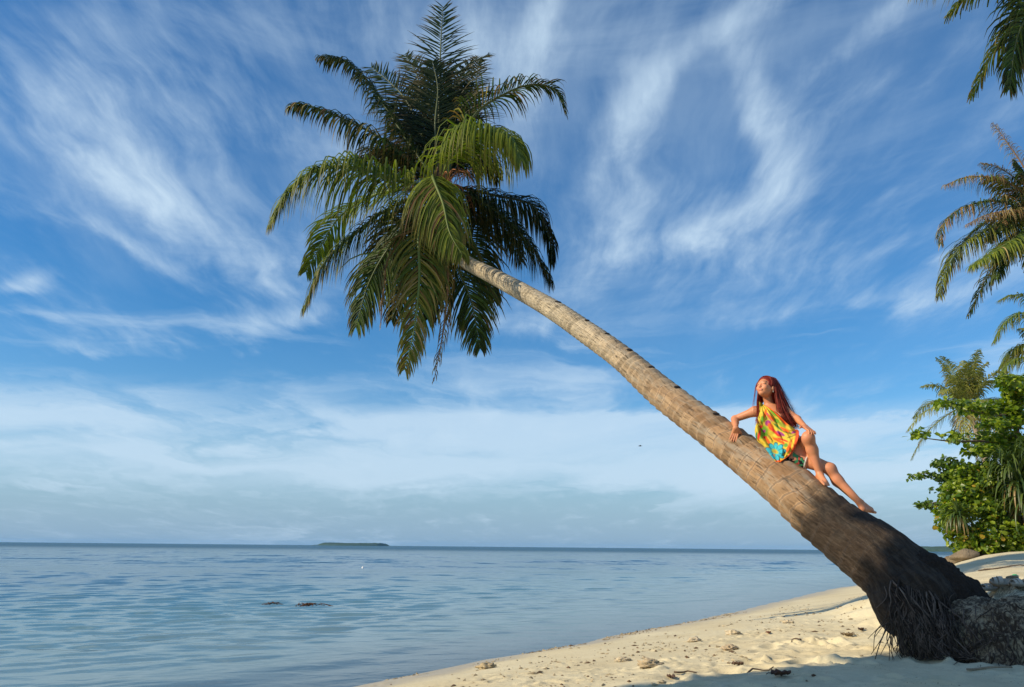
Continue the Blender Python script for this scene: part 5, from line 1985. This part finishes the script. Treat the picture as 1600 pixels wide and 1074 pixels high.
def sandal(px, py, Y, yaw, label, tilt=0.0, z_up=0.0):
    q = P(px, py, Y)
    q = ground_hit(px, py)
    z0 = bz(q[0], q[1]) + 0.012 + z_up
    root = empty('sandal', (q[0], q[1], z0), label, 'sandal', 'pale sandals by the palm root')
    R_ = Matrix.Rotation(yaw, 3, 'Z') @ Matrix.Rotation(tilt, 3, 'X')
    R_ = np.array(R_)
    o3 = np.array([q[0], q[1], z0])

    def tr(p):
        return o3 + np.asarray(p) @ R_.T
    L = 0.25
    t = np.linspace(0, 1, 26)
    wv = 0.036 + 0.014 * np.sin(t * np.pi * 0.9 + 0.5) - 0.007 * np.exp(-((t - 0.42) / 0.16) ** 2)
    wv *= np.sqrt(np.clip(1 - (2 * t - 1) ** 8, 0.02, 1))
    zc = 0.012 * np.cos(t * 5.2) * 0.4 + 0.004
    rows_ = []
    for i in range(26):
        x = (t[i] - 0.5) * L
        rows_.append([[x, -wv[i], zc[i]], [x, -wv[i] * 1.04, zc[i] + 0.022], [x, -wv[i] * 0.85, zc[i] + 0.030], [x, 0, zc[i] + 0.024], [x, wv[i] * 0.85, zc[i] + 0.030], [x, wv[i] * 1.04, zc[i] + 0.022], [x, wv[i], zc[i]]])
    mb = MB()
    mb.grid(tr(np.array(rows_)), (0.38, 0.31, 0.22), close_u=True)
    part(mb, 'sole', M_RUB, root)
    for (x0, x1, hgt) in ((0.020, 0.060, 0.052), (0.066, 0.096, 0.044)):
        mb = MB()
        g_ = []
        for xx in np.linspace(x0, x1, 5):
            w = float(np.interp(xx / L + 0.5, t, wv))
            g_.append([[xx, math.cos(a) * w * 1.04, 0.018 + math.sin(a) * hgt] for a in np.linspace(0, math.pi, 15)])
        mb.grid(tr(np.array(g_)), (0.52, 0.46, 0.36))
        so = part(mb, 'strap', M_RUB, root)
        md = so.modifiers.new('thickness', 'SOLIDIFY')
        md.thickness = 0.005
    mb = MB()
    g_ = []
    for k in range(15):
        a = math.pi * k / 14
        g_.append([[-0.03 - math.sin(a) * 0.082, math.cos(a) * 0.044, 0.024], [-0.03 - math.sin(a) * 0.084, math.cos(a) * 0.045, 0.030 + 0.025 * math.sin(a)], [-0.03 - math.sin(a) * 0.080, math.cos(a) * 0.043, 0.040 + 0.040 * math.sin(a)]])
    mb.grid(tr(np.array(g_)), (0.36, 0.29, 0.20))
    so = part(mb, 'heel_strap', M_RUB, root)
    md = so.modifiers.new('thickness', 'SOLIDIFY')
    md.thickness = 0.005
    return root


sandal(1550, 931, 8.2, math.radians(200), 'pale open-toed sandal lying nearest the palm root', 0.0, 0.03)
sandal(1570, 923, 8.5, math.radians(170), 'pale sandal tipped up just behind the open-toed one', math.radians(-35), 0.05)
sandal(1597, 924, 8.4, math.radians(195), 'beige sandal cut off by the right edge of the picture', 0.0, 0.03)


# green plastic bottle scrap
q = ground_hit(1587, 902)
M_GLASS, b = mat('green_plastic')
finish(b, principled(b, (0.02, 0.33, 0.12), 0.25, None, 0.5).outputs[0])
bo = empty('plastic_bottle', q, 'small green plastic bottle lying on the sand behind the sandals', 'bottle')
mb = MB()
dv = np.array([0.9, 0.3, 0.0]) * 0.42
c = np.array([q + dv * s + np.array([0, 0, 0.018]) for s in (-0.09, -0.088, 0.03, 0.055, 0.075, 0.10)])
mb.tube(c, [0.002, 0.016, 0.016, 0.012, 0.006, 0.006], 14)
part(mb, 'bottle_body', M_GLASS, bo)
mb = MB()
mb.tube(np.array([q + dv * s + np.array([0, 0, 0.018]) for s in (0.101, 0.102, 0.125, 0.126)]), [0.002, 0.008, 0.008, 0.002], 12, (0.55, 0.55, 0.5))
part(mb, 'cap', M_RUB, bo)

# dry leaves, twigs, coral lumps
M_DRY = plain_mat('dry_leaf', 0.8, 60, 0.4, 0.006)
sr = np.random.default_rng(14)


def dry_leaf(px, py, size, yaw, col, label, group=None):
    q = ground_hit(px, py)
    mb = MB()
    t = np.linspace(0, 1, 11)
    w = 0.30 * np.sin(np.pi * t ** 0.8) * size
    ca, sa = math.cos(yaw), math.sin(yaw)
    g_ = []
    for i in range(11):
        row = []
        for k in (-1, -0.5, 0, 0.5, 1):
            x, y = (t[i] - 0.5) * size, k * w[i]
            z = 0.012 + abs(k) * w[i] * 0.55 + 0.10 * size * (2 * t[i] - 1) ** 2 + 0.01 * math.sin(i * 2.1 + k * 3)
            row.append(q + np.array([x * ca - y * sa, x * sa + y * ca, z]))
        g_.append(row)
    mb.grid(np.array(g_), col)
    s0 = q + np.array([-0.5 * size * ca, -0.5 * size * sa, 0.012 + 0.1 * size])
    mb.tube([s0, s0 + np.array([-0.12 * size * ca, -0.12 * size * sa, 0.004]), s0 + np.array([-0.25 * size * ca, -0.25 * size * sa, -0.005])], 0.003, 5, np.asarray(col) * 0.8)
    o = mb.build('dry_leaf', M_DRY)
    md = o.modifiers.new('thickness', 'SOLIDIFY')
    md.thickness = 0.003
    return tag(o, label, 'leaf', group)


dry_leaf(1221, 1058, 0.19, 0.4, (0.115, 0.055, 0.035), 'curled dark brown leaf on the shaded sand at the bottom edge')
dry_leaf(1201, 991, 0.10, 1.2, (0.22, 0.09, 0.05), 'small reddish dry leaf lying on the smooth sunlit sand')
dry_leaf(1325, 995, 0.15, 2.5, (0.20, 0.15, 0.09), 'pale brown leaf on bright sand just left of the palm root')
dry_leaf(1346, 986, 0.12, 0.8, (0.10, 0.06, 0.04), 'dark dry leaf on the sand nearest the hanging rootlets')
dry_leaf(1048, 1061, 0.10, 2.0, (0.12, 0.07, 0.05), 'dark leaf scrap at the lower left of the shaded sand')
dry_leaf(1153, 1041, 0.11, 0.2, (0.16, 0.10, 0.06), 'thin dry leaf where sun and shade meet on the sand')


def coral(px, py, s, label, k, col=(0.58, 0.49, 0.34)):
    q = ground_hit(px, py)
    o = blob_obj('coral_lump', q + np.array([0, 0, s * 0.28]), (s * 1.25, s * 0.8, s * 0.5), k * 3 + 1, M_CORAL, col, 1.0, 4.0, 30, 18)
    return tag(o, label, 'coral lump', 'coral lumps on the sand')


M_CORAL = plain_mat('coral_rubble', 0.95, 50, 0.4, 0.02, 0.1)
coral(1140, 1016, 0.06, 'dark-shadowed sand clod beside the reddish leaf, largest of the clods', 1, (0.48, 0.38, 0.25))
coral(1016, 1042, 0.075, 'rough brown clod low on the sand at the shade edge', 2, (0.46, 0.37, 0.24))
coral(973, 1034, 0.05, 'small tan clod left of the rough brown clod', 3)
coral(1145, 992, 0.07, 'tan crumbly clod on the smooth sand in mid beach', 4)
coral(1232, 975, 0.06, 'tan clod nearest the palm on the smooth sand', 5)
coral(1085, 1003, 0.06, 'flat tan clod nearest the waterline in mid beach', 6)
coral(760, 1045, 0.07, 'brown clod at the waterline near the bottom edge', 7, (0.45, 0.36, 0.22))

# loose bits along the tide lines: far too many to count
mb = MB()
nb_ = 5200
ang = sr.random(nb_)
k_ = sr.choice([0.3, 0.3, 0.3, 2.2, 3.2, 4.0], nb_)
yy = 5.0 + 15 * sr.random(nb_) ** 1.6
xx = np.zeros(nb_)
lo_, hi_ = np.full(nb_, -12.0), np.full(nb_, 22.0)
tgt = k_ + sr.normal(size=nb_) * np.where(k_ < 1, 0.22, 0.55)
for _ in range(26):
    md_ = (lo_ + hi_) / 2
    dm = shore_d(md_, yy)
    lo_ = np.where(dm < tgt, md_, lo_)
    hi_ = np.where(dm < tgt, hi_, md_)
xx = (lo_ + hi_) / 2
pz = beach(xx[:, None], yy[:, None])[:, 0]
clus = fbm(np.stack([xx * 1.4, yy * 1.4, 0 * xx], -1), 2) > 0.44
octv = np.array([[1, 0, 0], [0, 1, 0], [-1, 0, 0], [0, -1, 0], [0, 0, 0.8], [0, 0, -0.5]])
octf = np.array([[0, 1, 4], [1, 2, 4], [2, 3, 4], [3, 0, 4], [1, 0, 5], [2, 1, 5], [3, 2, 5], [0, 3, 5]])
for i in np.where(clus)[0]:
    s = 0.006 + 0.016 * sr.random() ** 2.5
    a = sr.random() * 3.14
    R2 = np.array([[math.cos(a), -math.sin(a), 0], [math.sin(a), math.cos(a), 0], [0, 0, 1]])
    v = (octv * np.array([s * sr.uniform(0.8, 2.6), s, s * 0.8]) * sr.uniform(0.7, 1.3, (6, 1))) @ R2.T + np.array([xx[i], yy[i], pz[i] + s * 0.2])
    t = sr.random()
    col = (np.array([0.46, 0.37, 0.23]) if t < 0.7 else np.array([0.16, 0.10, 0.06])) * sr.uniform(0.6, 1.1)
    mb.add(v, None, octf, col)
o = mb.build('beach_debris', M_CORAL, smooth=False)
tag(o, 'crumbs of coral and plant bits scattered along the tide lines', kind='stuff')

# twigs
for k, (a, c, L, yaw, lab) in enumerate([(1244, 1000, 0.12, 2.6, 'tiny curled twig on the sunlit sand in mid beach'), (1070, 1053, 0.22, 0.5, 'short dark twig on the shaded sand left of the curled leaf'), (1185, 1050, 0.24, 0.1, 'thin twig just left of the curled dark leaf'),
                                          (1546, 1046, 0.36, 0.15, 'pale stick lying at the foot of the root bank'), (1560, 889, 0.7, 0.1, 'dark driftwood stick on the bright sand below the shrub'), (1580, 886, 0.9, -0.05, 'long driftwood stick by the right edge below the shrub')]):
    q = ground_hit(a, c)
    d = np.array([math.cos(yaw), math.sin(yaw) * 0.5, 0])
    pts = []
    for t in np.linspace(-0.5, 0.5, 7):
        w = q + d * L * t
        pts.append([w[0], w[1] + 0.03 * math.sin(t * 7 + k), bz(w[0], w[1]) + 0.008 + 0.012 * sr.random()])
    mb = MB()
    mb.tube(np.array(pts), np.linspace(0.007, 0.004, 7) * (1 + L), 6, (0.13, 0.09, 0.06) if k != 3 else (0.3, 0.24, 0.16))
    tag(mb.build('twig', M_ROOT), lab, 'twig', 'twigs on the beach')

# floating things
fl = PG(567, 888, 0.0)
bu = empty('buoy', (fl[0], fl[1], 0), 'tiny white float bobbing on the water near the island', 'buoy')
mb = MB()
mb.tube(np.array([[fl[0], fl[1], z] for z in (-0.05, -0.04, 0.01, 0.06, 0.10, 0.11)]), [0.02, 0.06, 0.09, 0.08, 0.04, 0.01], 14, (0.8, 0.8, 0.78))
part(mb, 'float_body', M_RUB, bu)
mb = MB()
mb.tube(np.array([[fl[0], fl[1], z] for z in (0.105, 0.13, 0.16)]), [0.02, 0.015, 0.01], 8, (0.5, 0.5, 0.48))
part(mb, 'stalk', M_RUB, bu)
for px, py, n, ext, lab in ((484, 946, 20, 0.16, 'loose brown seaweed patch floating in the mid water'), (427, 944, 6, 0.07, 'small seaweed scrap floating left of the larger patch')):
    q = PG(px, py, 0.012)
    mb = MB()
    for k in range(n):
        a = q + np.array([sr.normal() * ext, sr.normal() * ext * 0.5, 0.006])
        mb.tube(spline([a, a + np.array([sr.normal() * 0.08, sr.normal() * 0.06, 0.02 + 0.03 * sr.random()]), a + np.array([sr.normal() * 0.16, sr.normal() * 0.1, -0.02])], 6), 0.008, 4, (0.10, 0.045, 0.02), cap=False)
    tag(mb.build('seaweed', M_ROOT), lab, 'seaweed', 'floating seaweed')
# soaring bird
bq = P(1000, 697, 120.0)
brd = empty('bird', bq, 'tiny dark bird gliding in the sky left of the woman', 'bird')
M_BIRD = plain_mat('feathers', 0.8, 20, 0.2, 0.01)
mb = MB()
mb.tube(np.array([bq + np.array([x, 0.0, 0]) for x in (-0.24, -0.20, -0.08, 0.06, 0.2, 0.34)]), [0.01, 0.045, 0.07, 0.075, 0.04, 0.01], 10, (0.035, 0.03, 0.03))
part(mb, 'bird_body', M_BIRD, brd)
for s in (-1, 1):
    mb = MB()
    t = np.linspace(0, 1, 8)
    ch = 0.16 * (1 - t ** 2 * 0.8)
    g_ = np.stack([np.stack([bq[0] - ch * 0.4 + 0.06 - 0.10 * t, bq[1] + s * t * 0.55, bq[2] + 0.08 * np.sin(t * 2.2)], -1), np.stack([bq[0] + ch * 0.6 + 0.06 - 0.10 * t, bq[1] + s * t * 0.55, bq[2] + 0.08 * np.sin(t * 2.2) - 0.01], -1)], 1)
    mb.grid(g_, (0.04, 0.035, 0.03))
    w_ = part(mb, 'wing', M_BIRD, brd)
    md = w_.modifiers.new('thickness', 'SOLIDIFY')
    md.thickness = 0.012

# ------------------------------------------------------------------ thin sea air
hm, b = mat('sea_air')
pv = b.n('ShaderNodeVolumePrincipled')
pv.inputs['Color'].default_value = (0.30, 0.62, 1.0, 1)
pv.inputs['Density'].default_value = 0.00007
ho = b.n('ShaderNodeOutputMaterial')
b.t.links.new(pv.outputs[0], ho.inputs['Volume'])
zmin, zmax = float(min(Zb.min(), -1)) - 1.0, 32.0
x0_, x1_, y0_, y1_ = -7600.0, 7600.0, -400.0, 8200.0
cv = np.array([[x, y, z] for z in (zmin, zmax) for y in (y0_, y1_) for x in (x0_, x1_)])
mb = MB()
mb.add(cv, [[0, 2, 3, 1], [4, 5, 7, 6], [0, 1, 5, 4], [2, 6, 7, 3], [0, 4, 6, 2], [1, 3, 7, 5]])
hz = mb.build('haze', hm, smooth=False)
tag(hz, 'thin bluish sea air over the whole view', kind='stuff')
